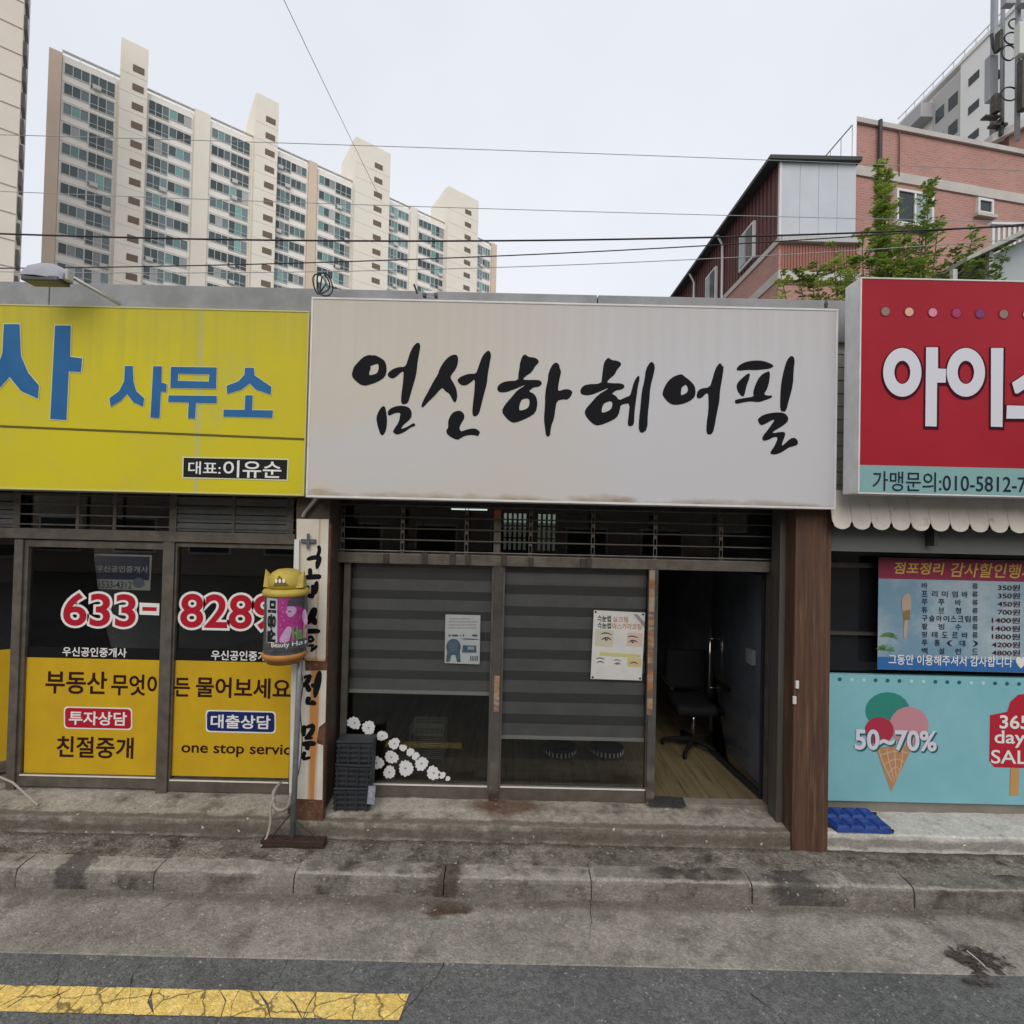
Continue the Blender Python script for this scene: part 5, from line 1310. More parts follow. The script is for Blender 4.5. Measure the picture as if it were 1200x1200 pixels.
# ------------------------------------------------------------------ apartment slab far left
cream_w = M('apartment_cream', (.79, .745, .65), .85, c2=(.75, .705, .615), scale=.25, bump=.1, bscale=3)
pale_w = M('apartment_pale', (.82, .79, .74), .85, c2=(.78, .75, .70), scale=.3)
beige_w = M('apartment_beige', (.66, .54, .43), .85, c2=(.62, .50, .40), scale=.3)
rail_w = M('apartment_frame', (.62, .62, .60), .6)
brown_w = M('stair_window_brown', (.16, .115, .085), .6)
apt_glass = []
def gl(nm, c):
    m = M(nm, c, .08, spec=.5); n, l, b_ = nodes_of(m)
    oi = n.new('ShaderNodeObjectInfo'); mxn = n.new('ShaderNodeMix'); mxn.data_type = 'RGBA'
    mxn.inputs['A'].default_value = (c[0]*.55, c[1]*.55, c[2]*.55, 1); mxn.inputs['B'].default_value = (c[0]*1.35, c[1]*1.3, c[2]*1.3, 1)
    l.new(oi.outputs['Random'], mxn.inputs['Factor']); l.new(mxn.outputs['Result'], b_.inputs['Base Color']); return m
g_teal = gl('pane_teal', (.16, .33, .31)); g_dark = gl('pane_dark', (.055, .085, .09)); g_curt = gl('pane_curtain', (.36, .38, .37)); g_blue = gl('pane_bluegrey', (.14, .20, .22))

def apartment(name, label, pa, pb, Ya, floors_px, layout, nfl, base_z=0.0, wall=cream_w):
    """slab seen at an angle: pa, pb = photo ends of its roof line, Ya = distance of the near end"""
    A = P(*pa, Ya); d = ray(*pb); k = (A.z - H)/d.z; Bv = Vector((0, 0, H)) + d*k
    dirv = Vector((Bv.x-A.x, Bv.y-A.y, 0)); Ln = dirv.length; dirv.normalize(); rz = math.atan2(dirv.y, dirv.x)
    t = thing(name, (A.x, A.y, base_z), label, 'apartment block', rotz=rz)
    nrm = Vector((-dirv.y, dirv.x, 0))
    def S(px, py):          # photo -> distance along the facade
        r = ray(px, py); o = Vector((0, 0, H)); q = (A - o).dot(nrm)/r.dot(nrm); p = o + r*q; return (p - A).dot(dirv)
    fh = floors_px/600*Ya; top = A.z - base_z
    return t, S, Ln, fh, top

t, S, Ln, fh, top = apartment('apartment_block', 'long cream apartment slab with four stair towers behind the yellow sign', (58, 57), (581, 291), 68, 24.2, None, 14)
e_end = S(73, 65)
B().box(0, Ln, 0, 11, 0, top).build('wall', cream_w, t, local=True)
B().box(-.02, e_end, -.35, 11.02, 0, top+.01).build('end_wall', beige_w, t, local=True)
wr_ = random.Random(2)
# window meshes are shared between alike windows
wcache = {}
def wmesh(w_, h_, tall, var):
    key = (round(w_*2)/2, round(h_, 1), tall, var)
    if key in wcache: return wcache[key]
    w_ = key[0]; f = B(); n = 4 if w_ > 3.2 else 3
    f.box(0, w_, -.10, .02, 0, .07); f.box(0, w_, -.10, .02, h_-.07, h_)
    for k in range(n+1):
        x = (w_-.06)*k/n; f.box(x, x+.06, -.10, .02, .07, h_-.07)
    if tall:
        f.box(.06, w_-.06, -.07, .0, .66, .72)
    g = B(); rv = random.Random(var*17+int(w_*4))
    for k in range(n):
        x0 = .06+(w_-.06)*k/n; mi = rv.choices((0, 1, 2, 3), (5, 4, 1.2, 3))[0]
        g.box(x0, x0+(w_-.06)/n-.06, -.04, .015, .07, h_-.07, mi)
    r = (w_, f.mesh('window', rail_w), g.mesh('pane', [g_teal, g_dark, g_curt, g_blue])); wcache[key] = r; return r
acm = B(); acm.box(0, .85, -.38, -.1, 0, .58); acm.box(.12, .62, -.395, -.381, .08, .5)
ac_mesh = acm.mesh('air_conditioner', M('ac_white', (.55, .55, .53), .6))
def add_window(t, s0, s1, z, h, tall):
    w_, fm, gm = wmesh(s1-s0, h, tall, wr_.randrange(5))
    sc = (s1-s0)/w_
    o = bpy.data.objects.new('window', fm); col.objects.link(o); o.parent = t; o.location = (s0, -.13, z); o.scale = (sc, 1, 1)
    g = bpy.data.objects.new('pane', gm); col.objects.link(g); g.parent = o
    if tall and wr_.random() < .5:
        a = bpy.data.objects.new('air_conditioner', ac_mesh); col.objects.link(a); a.parent = o; a.location = (w_*wr_.choice((.1, .62)), -.05, .02)
bays = [  # photo x range, balcony side ('r' = right part is the tall balcony glazing)
    ((73, 68), (138, 98), 'r'), ((172, 112), (227, 138), 'l'), ((246, 147), (295, 163), 'r'), ((322, 180), (361, 195), 'l'),
    ((372, 205), (413, 220), 'r'), ((453, 240), (480, 250), 'l'), ((489, 256), (521, 268), 'r'), ((556, 283), (575, 290), 'l')]
for p0, p1, side in bays:
    s0, s1 = S(*p0)+.25, S(*p1)-.25
    B().box(s0-.2, s1+.2, -.12, -.005, 0, top-.35).build('bay_panel', pale_w, t, local=True)
    m = s0 + (s1-s0)*(.5 if side == 'r' else .47)
    for k in range(13):
        z = top - 1.0 - k*fh
        if side == 'r': sm, bl_ = (s0, m-.03), (m, s1)
        else: bl_, sm = (s0, m), (m+.03, s1)
        add_window(t, sm[0], sm[1], z-1.55-.05, 1.55, False)
        add_window(t, bl_[0], bl_[1], z-2.1, 2.1, True)
        if k: B().box(s0-.2, s1+.2, -.20, -.121, z+.16, z+.22).build('ledge', pale_w, t, local=True)
# dark recess liners behind the glazing are not needed: panes sit proud of the wall by a few centimetres
for p0, p1, px in (((228, 138), (246, 147), 0), ((361.5, 195), (371, 205), 1), ((480.5, 250), (488, 256), 0), ((575.5, 289), (581, 291), 1)):
    B().box(S(*p0), S(*p1), -.45, 10, 0, top+.6).build('pilaster', beige_w if px else cream_w, t, local=True)
for (p0, p1, hh) in (((140.5, 98), (172, 112), 5.6), ((297, 163), (323, 180), 7.4), ((413, 220), (453, 240), 8.5), ((521, 268), (556, 283), 8.0)):
    s0, s1 = S(*p0), S(*p1); tw = B()
    y0_, y1_ = -1.3, 6.0; pk = hh; sl = 1.6
    pr = [(y0_, 0), (y1_, 0), (y1_, top+pk-sl), (y0_+1.2, top+pk), (y0_, top+pk-.2)]
    n = len(pr); i = 0
    tw.v += [(s0, y, z) for y, z in pr] + [(s1, y, z) for y, z in pr]
    tw.f.append(tuple(range(n))); tw.f.append(tuple(range(2*n-1, n-1, -1))); tw.m += [0, 0]
    for k in range(n):
        j = (k+1) % n; tw.f.append((k, n+k, n+j, j)); tw.m.append(0)
    tower = tw.build('stair_tower', cream_w, t, local=True)
    mid = (s0+s1)/2 + .15*(s1-s0); ww = min(.8, (s1-s0)*.21)
    for k in range(15):
        z = top + pk - 3.3 - k*fh
        if z < 12: break
        f = B(); f.box(mid-ww, mid+ww, -1.36, -1.301, z-.95, z)
        o = f.build('stair_window', brown_w, tower, local=True)
        B().box(s0-.01, s1+.01, -1.325, -1.302, z-1.62, z-1.55).build('band_course', M('band_course', (.68, .63, .54), .85), tower, local=True)
B().box(e_end, Ln, -.14, 0.4, top+.55, top+.62).build('roof_rail', rail_w, t, local=True)
for k in range(40): B().box(e_end+(Ln-e_end)*k/40, e_end+(Ln-e_end)*k/40+.06, -.12, -.06, top, top+.55).build('rail_post', rail_w, t, local=True)

# nearer slab at the left frame edge
A = P(26, 60, 52)
t2 = thing('apartment_block', (A.x, A.y, 0), 'pale apartment block cut off by the left edge of the photo', 'apartment block', rotz=math.radians(41.5))
B().box(-30, 0, 0, 10, 0, 75).build('wall', M('apartment_cream_near', (.70, .64, .56), .85, c2=(.66, .60, .52), scale=.3), t2, local=True)
for k in range(27):
    z = 74 - k*2.75
    B().box(-30, -.02, -.06, -.001, z, z+.09).build('floor_joint', M('joint_grey', (.42, .38, .33), .85), t2, local=True)
    if k % 1 == 0: B().box(-.05, .28, 1.0, 3.2, z-1.9, z-.4).build('balcony_window', M('balcony_dark', (.16, .16, .15), .4), t2, local=True)

# ------------------------------------------------------------------ brick house on the right
def brick_mat(name, c1, c2, mortar, sc=1.0):
    m = bpy.data.materials.new(name); m.use_nodes = True; n, l, b_ = nodes_of(m)
    tcn = n.new('ShaderNodeTexCoord'); mp = n.new('ShaderNodeMapping'); mp.inputs['Rotation'].default_value = (math.radians(90), 0, 0)
    sx = n.new('ShaderNodeSeparateXYZ'); cx = n.new('ShaderNodeCombineXYZ'); ad = n.new('ShaderNodeMath')
    l.new(tcn.outputs['Object'], sx.inputs[0]); l.new(sx.outputs[0], ad.inputs[0]); l.new(sx.outputs[1], ad.inputs[1])
    l.new(ad.outputs[0], cx.inputs[0]); l.new(sx.outputs[2], cx.inputs[1])
    br_ = n.new('ShaderNodeTexBrick'); br_.inputs['Scale'].default_value = 1; br_.inputs['Brick Width'].default_value = .21*sc; br_.inputs['Row Height'].default_value = .075*sc
    br_.inputs['Mortar Size'].default_value = .007*sc; br_.inputs['Color1'].default_value = (*c1, 1); br_.inputs['Color2'].default_value = (*c2, 1); br_.inputs['Mortar'].default_value = (*mortar, 1)
    l.new(cx.outputs[0], br_.inputs['Vector'])
    nz_ = n.new('ShaderNodeTexNoise'); nz_.inputs['Scale'].default_value = .8; nz_.inputs['Detail'].default_value = 6; l.new(tcn.outputs['Object'], nz_.inputs['Vector'])
    mr = n.new('ShaderNodeMapRange'); mr.inputs['To Min'].default_value = .8; mr.inputs['To Max'].default_value = 1.15; l.new(nz_.outputs['Fac'], mr.inputs['Value'])
    hs = n.new('ShaderNodeHueSaturation'); l.new(br_.outputs['Color'], hs.inputs['Color']); l.new(mr.outputs[0], hs.inputs['Value']); l.new(hs.outputs[0], b_.inputs['Base Color'])
    bp = n.new('ShaderNodeBump'); bp.inputs['Strength'].default_value = .6; bp.inputs['Distance'].default_value = .008; bp.invert = True; l.new(br_.outputs['Fac'], bp.inputs['Height']); l.new(bp.outputs[0], b_.inputs['Normal'])
    b_.inputs['Roughness'].default_value = .85; return m
brick = brick_mat('red_brick', (.43, .215, .175), (.37, .175, .145), (.40, .31, .27))
band_m = M('pale_band', (.50, .47, .44), .8, c2=(.42, .395, .37), scale=1.5)
YBH = 14.2
A = P(1004, 140, YBH); rzb = math.atan(.19)
bh = thing('brick_house', (A.x, A.y, 0), 'red brick house with pale bands behind the red sign', 'house', rotz=rzb)
dirb = Vector((math.cos(rzb), math.sin(rzb), 0)); nb = Vector((-dirb.y, dirb.x, 0))
def SB(px, py, off=0.0):
    r = ray(px, py); o = Vector((0, 0, H)); q = (A + nb*off - o).dot(nb)/r.dot(nb); p = o + r*q; return (p - A).dot(dirb), p.z
ztop = A.z
def fp(e, z0, z1):
    b = B(); q = [(-e, -e), (9+e, -e), (9+e, 6+e), (6.6, 6+e)]; b.v += [(x, y, z0) for x, y in q] + [(x, y, z1) for x, y in q]
    for f in ((0,3,2,1),(4,5,6,7),(0,1,5,4),(1,2,6,5),(2,3,7,6),(3,0,4,7)): b.f.append(f); b.m.append(0)
    return b
fp(0, 0, ztop-.12).build('wall', brick, bh, local=True)
fp(.08, ztop-.119, ztop+.02).build('coping', band_m, bh, local=True)
b0 = SB(1030, 204)[1]; fp(.05, b0-.16, b0+.12).build('pale_band', band_m, bh, local=True)
def bwin(x0, y0, x1, y1, nm='window', two=True):
    s0, z1 = SB(x0, y0); s1, z0 = SB(x1, y1)
    f = B(); t_ = .07
    f.box(s0, s0+t_, -.09, .02, z0, z1); f.box(s1-t_, s1, -.09, .02, z0, z1); f.box(s0+t_, s1-t_, -.09, .02, z1-t_, z1); f.box(s0+t_, s1-t_, -.09, .02, z0, z0+t_)
    if two: f.box((s0+s1)/2-.03, (s0+s1)/2+.03, -.085, .02, z0+t_, z1-t_)
    o = f.build(nm, rail_w, bh, local=True)
    mid = (s0+s1)/2
    B().box(s0+t_, (mid-.03) if two else s1-t_, -.05, -.005, z0+t_, z1-t_).build('pane', M('house_pane_dark', (.03, .04, .045), .08), o, local=True)
    if two: B().box(mid+.03, s1-t_, -.05, -.005, z0+t_, z1-t_).build('pane', M('house_pane_pale', (.28, .34, .34), .12), o, local=True)
    B().box(s0-.08, s1+.08, -.14, .01, z0-.1, z0-.002).build('sill', band_m, o, local=True)
bwin(1048, 222, 1091, 270); bwin(1143, 233, 1161, 254, two=False)
dp_s, dp_z = SB(1028, 150)
B().tube([(dp_s, -.10, 2), (dp_s, -.10, ztop+.02)], .055, 10).build('downpipe', M('downpipe_dark', (.05, .04, .04), .5), bh, local=True)
dp_s2, _ = SB(1052, 150); B().tube([(dp_s2, -.06, b0), (dp_s2, -.06, ztop-.1)], .02, 6).build('downpipe', M('downpipe_brown', (.16, .08, .065), .6), bh, local=True)
for k in range(9):
    B().tube([(-.05, .3+k*.45, ztop-1.0), (-.05, .3+k*.45, ztop-.14)], .012, 6).build('rail_post', dark_metal, bh, local=True) if k < 0 else None
# annex with white panel front and maroon ribbed side
YAN = 13.6
A2 = P(915, 190, YAN); rza = 0.0
an = thing('house_annex', (A2.x, A2.y, 0), 'annex with white panel front, maroon ribbed side wall and dark eave', 'annex', rotz=rza)
dira = Vector((math.cos(rza), math.sin(rza), 0)); na = Vector((-dira.y, dira.x, 0))
def SA(px, py):
    r = ray(px, py); o = Vector((0, 0, H)); q = (A2 - o).dot(na)/r.dot(na); p = o + r*q; return (p - A2).dot(dira), p.z
sE = SA(1004, 200)[0]; zt_a = A2.z; zb_a = SA(914, 279)[1]; DEP = 10.0
panel = M('panel_bluewhite', (.50, .53, .57), .5, c2=(.45, .48, .52), scale=1.2)
mar = M('maroon_cladding', (.13, .05, .048), .55, c2=(.10, .04, .04), scale=2)
B().box(.02, sE, .05, DEP, zb_a, zt_a).build('upper_wall', dark_wall, an, local=True)
for k in range(4):
    B().box(.03 + (sE-.04)*k/4, .03 + (sE-.04)*(k+1)/4 - .008, .0, .049, zb_a, zt_a).build('front_panel', panel, an, local=True)
B().box(-.03, .029, -.02, .06, zb_a, zt_a).build('corner_trim', rail_w, an, local=True)
k = 0; y = .06
while y < DEP:
    B().box(-.03, .019, y, y+.17, zb_a, zt_a).build('cladding_panel', mar, an, local=True)
    B().box(-.06, -.031, y+.165, y+.215, zb_a, zt_a).build('rib', mar, an, local=True); y += .22
b = B(); b.box(-.35, sE+.05, -.15, DEP+.3, zt_a, zt_a+.10); b.build('roof', M('eave_dark', (.045, .05, .05), .6), an, local=True)
B().box(-.02, sE+.1, .0, DEP, 0, zb_a-.16).build('lower_wall', brick, an, local=True)
ledge = M('tile_ledge', (.45, .45, .45), .7)
B().box(-.06, sE+.1, -.10, DEP, zb_a-.159, zb_a-.002).build('ledge', band_m, an, local=True)
for k in range(34): B().box(sE*k/34, sE*k/34+.055, -.15, -.101, zb_a-.15, zb_a+.0).build('ledge_tile', ledge, an, local=True)
for k in range(26): B().box(.06+sE*k/26, .06+sE*k/26+.05, -.03, -.001, zb_a-1.25, zb_a-.2).build('brick_fin', M('brick_fin', (.30, .13, .10), .85), an, local=True)
zlow = SA(950, 323)[1]
B().box(-.05, sE+.1, -.06, DEP, zlow-.15, zlow+.1).build('pale_band', band_m, an, local=True)
for y_, zz_, hh_ in ((1.3, 0, 1.1), (4.1, 0, 1.15)):
    o = B().box(-.11, -.02, y_, y_+.95, zb_a+.15, zb_a+.15+hh_).build('window', rail_w, an, local=True)
    B().box(-.13, -.111, y_+.08, y_+.45, zb_a+.23, zb_a+.07+hh_).build('pane', M('house_pane_dark', (.03, .04, .045), .08), o, local=True)
    B().box(-.13, -.111, y_+.51, y_+.87, zb_a+.23, zb_a+.07+hh_).build('pane', M('house_pane_pale', (.28, .34, .34), .12), o, local=True)
B().tube([(-.3, 3.5, zt_a-.02), (-.12, 3.5, zt_a-.35), (-.12, 3.45, 3)], .04, 8).build('downpipe', rail_w, an, local=True)
B().tube([(-.3, 6.2, zt_a-.02), (-.12, 6.2, zt_a-.35), (-.12, 6.15, 3)], .04, 8).build('downpipe', rail_w, an, local=True)
# railing on the annex roof beside the brick house
rl = thing('roof_railing', (A.x-.5, A.y+.2, zt_a+.1), 'thin roof railing between annex roof and brick house', 'railing')
zr_ = P(1000, 152, A.y+.3).z
for k in range(6):
    x_ = A.x - .04; y_ = A.y + .12 + k*.5
    B().tube([(x_, y_, zt_a+.1), (x_, y_, zr_)], .014, 6).build('baluster', rail_w, rl)
B().tube([(A.x-.04, A.y+.12, zr_), (A.x-.04, A.y+2.9, zr_)], .02, 6).build('top_rail', rail_w, rl)

# low shed roof at the right edge
sh = thing('roof_shed', P(1170, 330, 9.2), 'small shed with slanted pale roof edge above the red sign', 'shed')
q0, q1 = P(1122, 312, 9.2), P(1235, 258, 9.2)
b = B(); b.prism([(q0.x, q0.z), (q1.x, q1.z), (q1.x, q1.z+.09), (q0.x, q0.z+.07)], 9.0, 11.5); b.build('roof', M('shed_roof', (.42, .43, .38), .6, c2=(.3, .32, .27), scale=4), sh)
q2, q3 = P(1163, 300, 9.3), P(1240, 300, 9.3)
B().prism([(q2.x, 4.0), (q3.x, 4.0), (q3.x, P(1240, 262, 9.3).z), (q2.x, P(1163, 298, 9.3).z)], 9.4, 11.3).build('wall', M('shed_wall', (.36, .40, .42), .7), sh)
for px in (1118, 1160): 
    a = P(px, 316, 9.25); B().box(a.x-.04, a.x+.04, 9.22, 9.3, 4.2, P(px, 316 - (px-1118)*.48, 9.25).z).build('post', rail_w, sh)
bl2 = thing('balustrade', P(1180, 300, 12.5), 'white roof balustrade in front of the brick house at the right edge', 'balustrade')
z0_, z1_ = P(1180, 290, 12.5).z, P(1180, 264, 12.5).z
for k in range(12):
    x_ = P(1163, 280, 12.5).x + k*.13; B().box(x_, x_+.06, 12.5, 12.55, z0_, z1_).build('baluster', rail_w, bl2)
x_ = P(1163, 280, 12.5).x; B().box(x_-.05, x_+1.7, 12.46, 12.58, z1_+.001, z1_+.08).build('top_rail', rail_w, bl2)
B().box(x_-.05, x_+1.7, 12.46, 12.58, z0_-.3, z0_-.001).build('bottom_rail', rail_w, bl2)

# grey apartment block far right, receding to the left
A3 = P(1172, 22, 46)
d3 = ray(1056, 140); k3 = (A3.z-H)/d3.z; B3 = Vector((0, 0, H)) + d3*k3
dv = Vector((B3.x-A3.x, B3.y-A3.y, 0)); L3 = dv.length; dv.normalize(); rz3 = math.atan2(dv.y, dv.x)
t3 = thing('apartment_block', (A3.x, A3.y, 0), 'grey and white apartment block beyond the brick house at upper right', 'apartment block', rotz=rz3)
n3v = Vector((-dv.y, dv.x, 0))
def S3(px, py):
    r = ray(px, py); o = Vector((0, 0, H)); q = (A3 - o).dot(n3v)/r.dot(n3v); p = o + r*q; return (p - A3).dot(dv)
gw = M('apartment_greywhite', (.80, .80, .78), .85, c2=(.75, .75, .73), scale=.3); gg_ = M('apartment_grey', (.46, .45, .44), .85)
zt3 = A3.z
sA, sB, sC = S3(1130, 65), S3(1096, 100), S3(1056, 140)
# local +y points away from or towards the viewer depending on the direction: wall occupies the far side
flip = 1 if n3v.dot(Vector((A3.x, A3.y, 0))) > 0 else -1
def bx3(x0, x1, y0, y1, z0, z1, nm, mt, par=None):
    ya, yb = sorted((y0*flip, y1*flip)); return B().box(x0, x1, ya, yb, z0, z1).build(nm, mt, par or t3, local=True)
bx3(-25, sC, 0, 12, 0, zt3-1.0, 'wall', gw)
bx3(-25, sA, -.35, 0.2, 0, zt3-.4, 'front_bay', gw)
bx3(sA+.02, sB, -.25, -.001, 0, zt3-1.6, 'grey_bay', gg_)
bx3(-25, sC, -.5, .3, zt3-.95, zt3-.65, 'cornice', gw)
for k in range(30): bx3(-25+(sC+25)*k/30, -25+(sC+25)*k/30+.07, -.4, -.33, zt3-.649, zt3, 'rail_post', rail_w)
bx3(-25, sC, -.42, -.32, zt3+.001, zt3+.07, 'roof_rail', rail_w)
for k in range(9):
    z = zt3 - 3.2 - k*2.8
    bx3(sA*.45, sA*.45+1.1, -.40, -.351, z-.75, z, 'window', M('house_pane_dark', (.03, .04, .045), .08))
    w0 = sA + .12*(sB-sA); bx3(w0, w0+.3*(sB-sA), -.30, -.251, z-1.3, z, 'window', M('house_pane_dark', (.03, .04, .045), .08))
    w1 = sA + .58*(sB-sA); bx3(w1, w1+.3*(sB-sA), -.30, -.251, z-1.3, z, 'window', g_curt if k % 2 else g_dark)
    w2 = sB + .35*(sC-sB); bx3(w2, w2+.3*(sC-sB), -.06, -.001, z-1.3, z, 'window', g_dark)
bq = S3(1085, 110); bx3(bq-1.2, bq+1.6, -1.5, -.02, zt3-3.4, zt3-1.9, 'balcony', M('balcony_grey', (.42, .42, .44), .8))

# ------------------------------------------------------------------ antennas on the roof of the brick house
steel = M('antenna_steel', (.30, .32, .34), .5, .4); agrey = M('antenna_grey', (.34, .35, .37), .6); alight = M('antenna_pale', (.56, .58, .54), .6)
def mast(px, ptop, pbot, Y, r, label, panels):
    a, c = P(px, pbot, Y), P(px, ptop, Y)
    t = thing('antenna_mast', a, label, 'antenna', 'antenna masts at the upper right')
    B().tube([a, (a.x, Y, c.z)], r, 10).build('pole', steel, t, smooth=True)
    for (x0, y0, x1, y1, mt, nm, off) in panels:
        X0_, X1_, Z0_, Z1_ = rect(x0, y0, x1, y1, Y-.2)
        B().box(X0_, X1_, Y-.32+off, Y-.12+off, Z0_, Z1_).build(nm, mt, t, bev=.015)
        zm = (Z0_+Z1_)/2
        B().tube([((X0_+X1_)/2, Y-.12+off, zm), (a.x, Y, zm)], .03, 6).build('bracket', dark_metal, t)
    return t, a
m1_, _ = mast(1164, -30, 165, 17, .10, 'leftmost thick antenna mast at the upper right', [(1156, 68, 1166, 120, agrey, 'antenna_panel', 0), (1166, 85, 1172, 92, dark_metal, 'clamp', 0)])
m2_, _ = mast(1174, -40, 165, 16.5, .06, 'middle antenna mast beside the thick one', [(1163, 112, 1170, 133, dark_metal, 'radio_unit', 0), (1168, 38, 1172, 60, dark_metal, 'clamp', 0)])
m3_, _ = mast(1192, -40, 165, 16, .07, 'rightmost antenna mast with pale panel at the frame edge', [(1187, 33, 1240, 70, alight, 'antenna_panel', -.1), (1175, -20, 1187, 8, agrey, 'antenna_panel', 0), (1192, -20, 1206, 8, agrey, 'antenna_panel', 0), (1194, 72, 1202, 130, dark_metal, 'radio_unit', 0)])
for (cx, cy, rx, ry, Y) in ((1182, 62, 8, 9, 16.1), (1186, 45, 9, 7, 16.2), (1183, 110, 10, 8, 16.0), (1190, 28, 8, 6, 16.1)):
    pts = [P(cx+rx*math.cos(2*math.pi*q/16), cy+ry*math.sin(2*math.pi*q/16), Y+.05*math.sin(q)) for q in range(17)]
    B().tube(pts, .022, 6).build('cable_loop', black_pl, m3_, smooth=True)
B().tube([P(x, y, 16.6) for x, y in ((1162, 40), (1164, 55), (1167, 62), (1170, 60))], .05, 6).build('jumper', dark_metal, m1_, smooth=True)
for x0, y0, x1, y1 in ((1152, 137, 1170, 139), (1160, 146, 1178, 149), (1170, 140, 1173, 160)):
    X0_, X1_, Z0_, Z1_ = rect(x0, y0, x1, y1, 16.4); B().box(X0_, X1_, 16.3, 16.5, Z0_, Z1_).build('frame', dark_metal, m2_)
hut = thing('roof_hut', P(1195, 175, 16.6), 'small brick roof hut with pale slanted eave below the antennas', 'hut')
q0, q1 = P(1160, 168, 16.5), P(1230, 135, 16.5)
B().prism([(q0.x, q0.z), (q1.x, q1.z), (q1.x, q1.z+.25), (q0.x, q0.z+.25)], 16.4, 18.5).build('eave', band_m, hut)
q2 = P(1184, 160, 16.6); B().prism([(q2.x, ztop-.4), (q1.x, ztop-.4), (q1.x, q1.z-.01), (q2.x, P(1184, 158, 16.6).z)], 16.65, 18.4).build('wall', M('hut_brick', (.28, .15, .12), .85), hut)

# ------------------------------------------------------------------ tree rising behind the red sign
tr_ = thing('tree', (P(1035, 350, 9.5).x, 9.5, 0), 'bushy green tree with upright shoots behind the red sign', 'tree')
bark = M('bark', (.10, .075, .05), .9, c2=(.06, .045, .03), scale=20)
leafm = bpy.data.materials.new('leaf'); leafm.use_nodes = True
n, l, b_ = nodes_of(leafm)
at = n.new('ShaderNodeAttribute'); at.attribute_name = 'leafcol'; at.attribute_type = 'GEOMETRY'
rmp = n.new('ShaderNodeValToRGB'); rmp.color_ramp.elements[0].color = (.075, .15, .03, 1); rmp.color_ramp.elements[1].color = (.44, .56, .12, 1)
l.new(at.outputs['Fac'], rmp.inputs['Fac']); l.new(rmp.outputs[0], b_.inputs['Base Color']); b_.inputs['Roughness'].default_value = .55
trn = n.new('ShaderNodeBsdfTranslucent'); l.new(rmp.outputs[0], trn.inputs['Color'])
ms = n.new('ShaderNodeMixShader'); ms.inputs[0].default_value = .42; om = n['Material Output']
l.new(b_.outputs[0], ms.inputs[1]); l.new(trn.outputs[0], ms.inputs[2]); l.new(ms.outputs[0], om.inputs['Surface'])
TR = random.Random(9); tv, tf_, tcol = [], [], []
def leaf(p, d, ln, wd, c):
    d = d.normalized(); s = d.cross(Vector((TR.uniform(-.4, .4), TR.uniform(-.4, .4), 1))).normalized(); u = s.cross(d)
    i = len(tv); tv.extend([tuple(p), tuple(p + d*ln*.5 + s*wd + u*.1*ln), tuple(p + d*ln), tuple(p + d*ln*.5 - s*wd + u*.1*ln)])
    tf_.extend([(i, i+1, i+2), (i, i+2, i+3)]); tcol.extend([c]*4)
trunk = B(); tops = []
base = Vector((tr_.location.x, 9.5, 0))
fork = Vector((base.x, 9.5, 2.2)); trunk.tube([base, base*.5+fork*.5+Vector((.04, 0, 0)), fork], [.11, .09, .08], 10)
def shoot(px, py, Y, root, r0=.035, n=10):
    tip = P(px, py, Y); pts = []
    for k in range(n+1):
        t = k/n; q = root.lerp(tip, t); q.x = root.x + (tip.x-root.x)*(t**.6); pts.append(q + Vector((TR.uniform(-.02, .02), TR.uniform(-.02, .02), 0)))
    trunk.tube(pts, [r0*(1-.85*k/n) for k in range(n+1)], 6); return pts
def frond(p, d, ln, c, nl=9):
    """compound leaf: leaflets in pairs along a drooping stalk"""
    d = d.normalized(); side = d.cross(Vector((0, 0, 1))); side = side.normalized() if side.length > .01 else Vector((1, 0, 0))
    for k in range(nl):
        t = (k+1)/nl; q = p + d*ln*t - Vector((0, 0, .22*ln*t*t))
        for s in (-1, 1):
            leaf(q, side*s + d*.5 + Vector((0, 0, TR.uniform(-.45, .1))), TR.uniform(.05, .10), TR.uniform(.016, .028), min(1, max(0, c + TR.uniform(-.2, .2))))
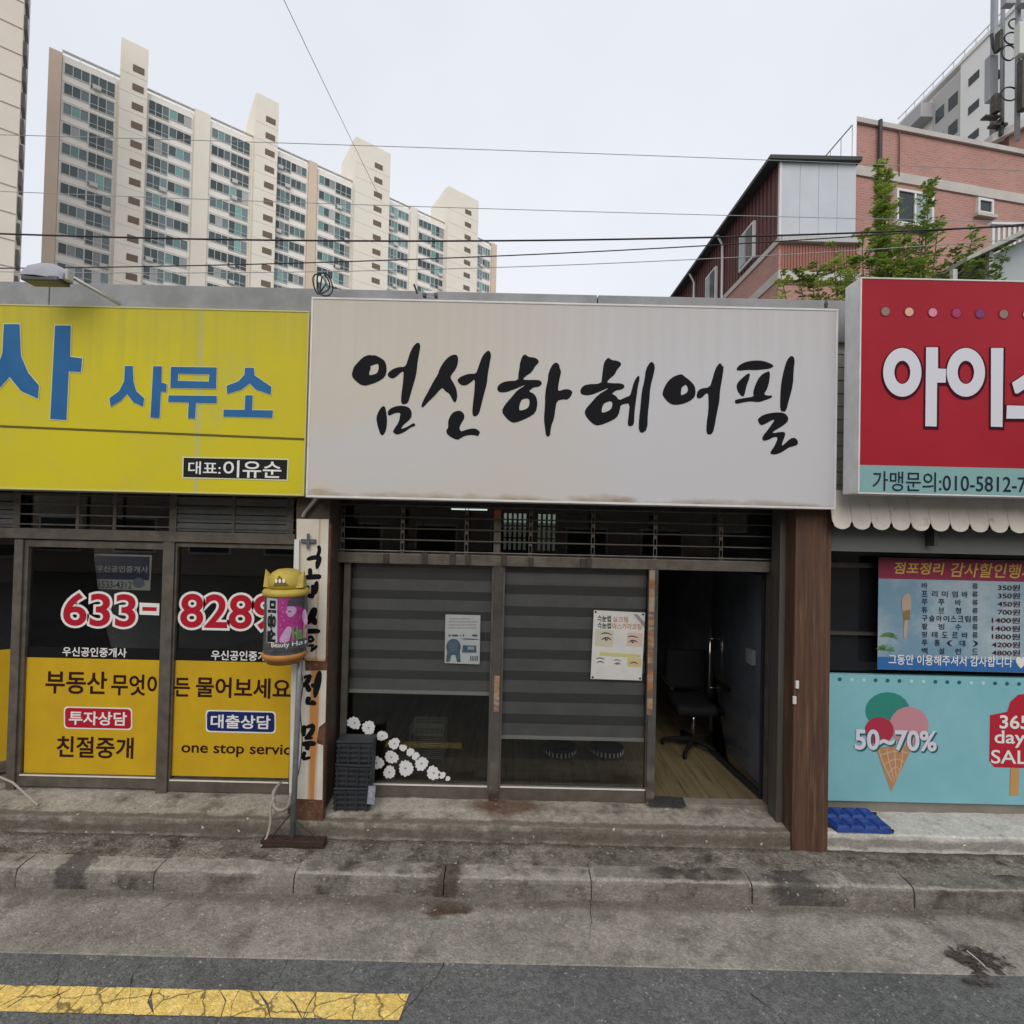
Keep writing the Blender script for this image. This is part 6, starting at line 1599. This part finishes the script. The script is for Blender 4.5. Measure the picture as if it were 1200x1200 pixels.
shoots = [(1034, 188, 9.45, .55, .65), (1039, 205, 9.4, .6, .7), (1032, 225, 9.5, .6, .6), (1090, 225, 9.25, .45, .5), (1062, 285, 9.3, .7, .55), (990, 305, 9.2, .7, .7), (1036, 192, 9.5, .6, .55), (1043, 215, 9.3, .9, .6), (1028, 250, 9.6, .7, .4), (1088, 210, 9.2, .8, .35), (1080, 262, 9.5, .7, .4), (1060, 268, 9.7, .7, .4), (1010, 270, 9.4, .6, .35),
          (975, 290, 9.3, .6, .6), (955, 305, 9.3, .5, .55), (915, 318, 9.2, .45, .65), (935, 312, 9.6, .5, .35), (1100, 258, 9.6, .6, .5), (1120, 290, 9.5, .5, .3), (1142, 262, 9.1, .6, .45), (1160, 300, 9.0, .5, .4), (1000, 300, 9.7, .55, .3), (1045, 300, 9.3, .6, .3), (1075, 305, 9.2, .6, .5), (1105, 312, 9.3, .5, .45), (985, 318, 9.1, .5, .6), (1180, 290, 9.0, .4, .5), (1020, 310, 9.2, .5, .35), (1055, 318, 9.6, .5, .3), (950, 325, 9.5, .5, .4)]
for px, py, Y, L_, cc in shoots:
    pts = shoot(px, py, Y, fork)
    zlo = P(px, 362, Y).z
    dens = 1.0
    for k in range(len(pts)-1):
        for _ in range(12):
            p = pts[k].lerp(pts[k+1], TR.random())
            if p.z < zlo - .25: continue
            fr_ = (p.z - zlo)/max(.3, pts[-1].z - zlo)
            a = TR.uniform(0, 2*math.pi); spread = (.18 + .30*(1-fr_)) * L_ * 1.25
            frond(p, Vector((math.cos(a), math.sin(a)*.9, TR.uniform(.2, 1.3))), spread*TR.uniform(.7, 1.25), cc + TR.uniform(-.3, .3), 8)
trunk.build('trunk', bark, tr_, smooth=True)
me = bpy.data.meshes.new('crown'); me.from_pydata(tv, [], tf_); me.materials.append(leafm)
at_ = me.attributes.new('leafcol', 'FLOAT', 'POINT'); at_.data.foreach_set('value', tcol); me.update()
place(bpy.data.objects.new('crown', me), tr_)

# ------------------------------------------------------------------ across the street, mirrored in the glass
op = thing('opposite_building', (0, -13, 0), 'plain two storey building across the street, mirrored in the shop glass', 'building')
opw = M('opposite_wall', (.42, .36, .30), .85, c2=(.34, .29, .25), scale=.6)
B().box(-30, 30, -22, -13, 0, 7.2).build('wall', opw, op)
for j in range(2):
    for i in range(-9, 10):
        x = i*3.2; z = .9 + j*2.8
        o = B().box(x-.9, x+.9, -12.999, -12.93, z, z+1.5).build('window', M('opposite_frame', (.7, .7, .68), .6), op)
        B().box(x-.82, x+.82, -12.929, -12.91, z+.08, z+1.42).build('pane', M('opposite_pane', (.04, .05, .055), .15), o)
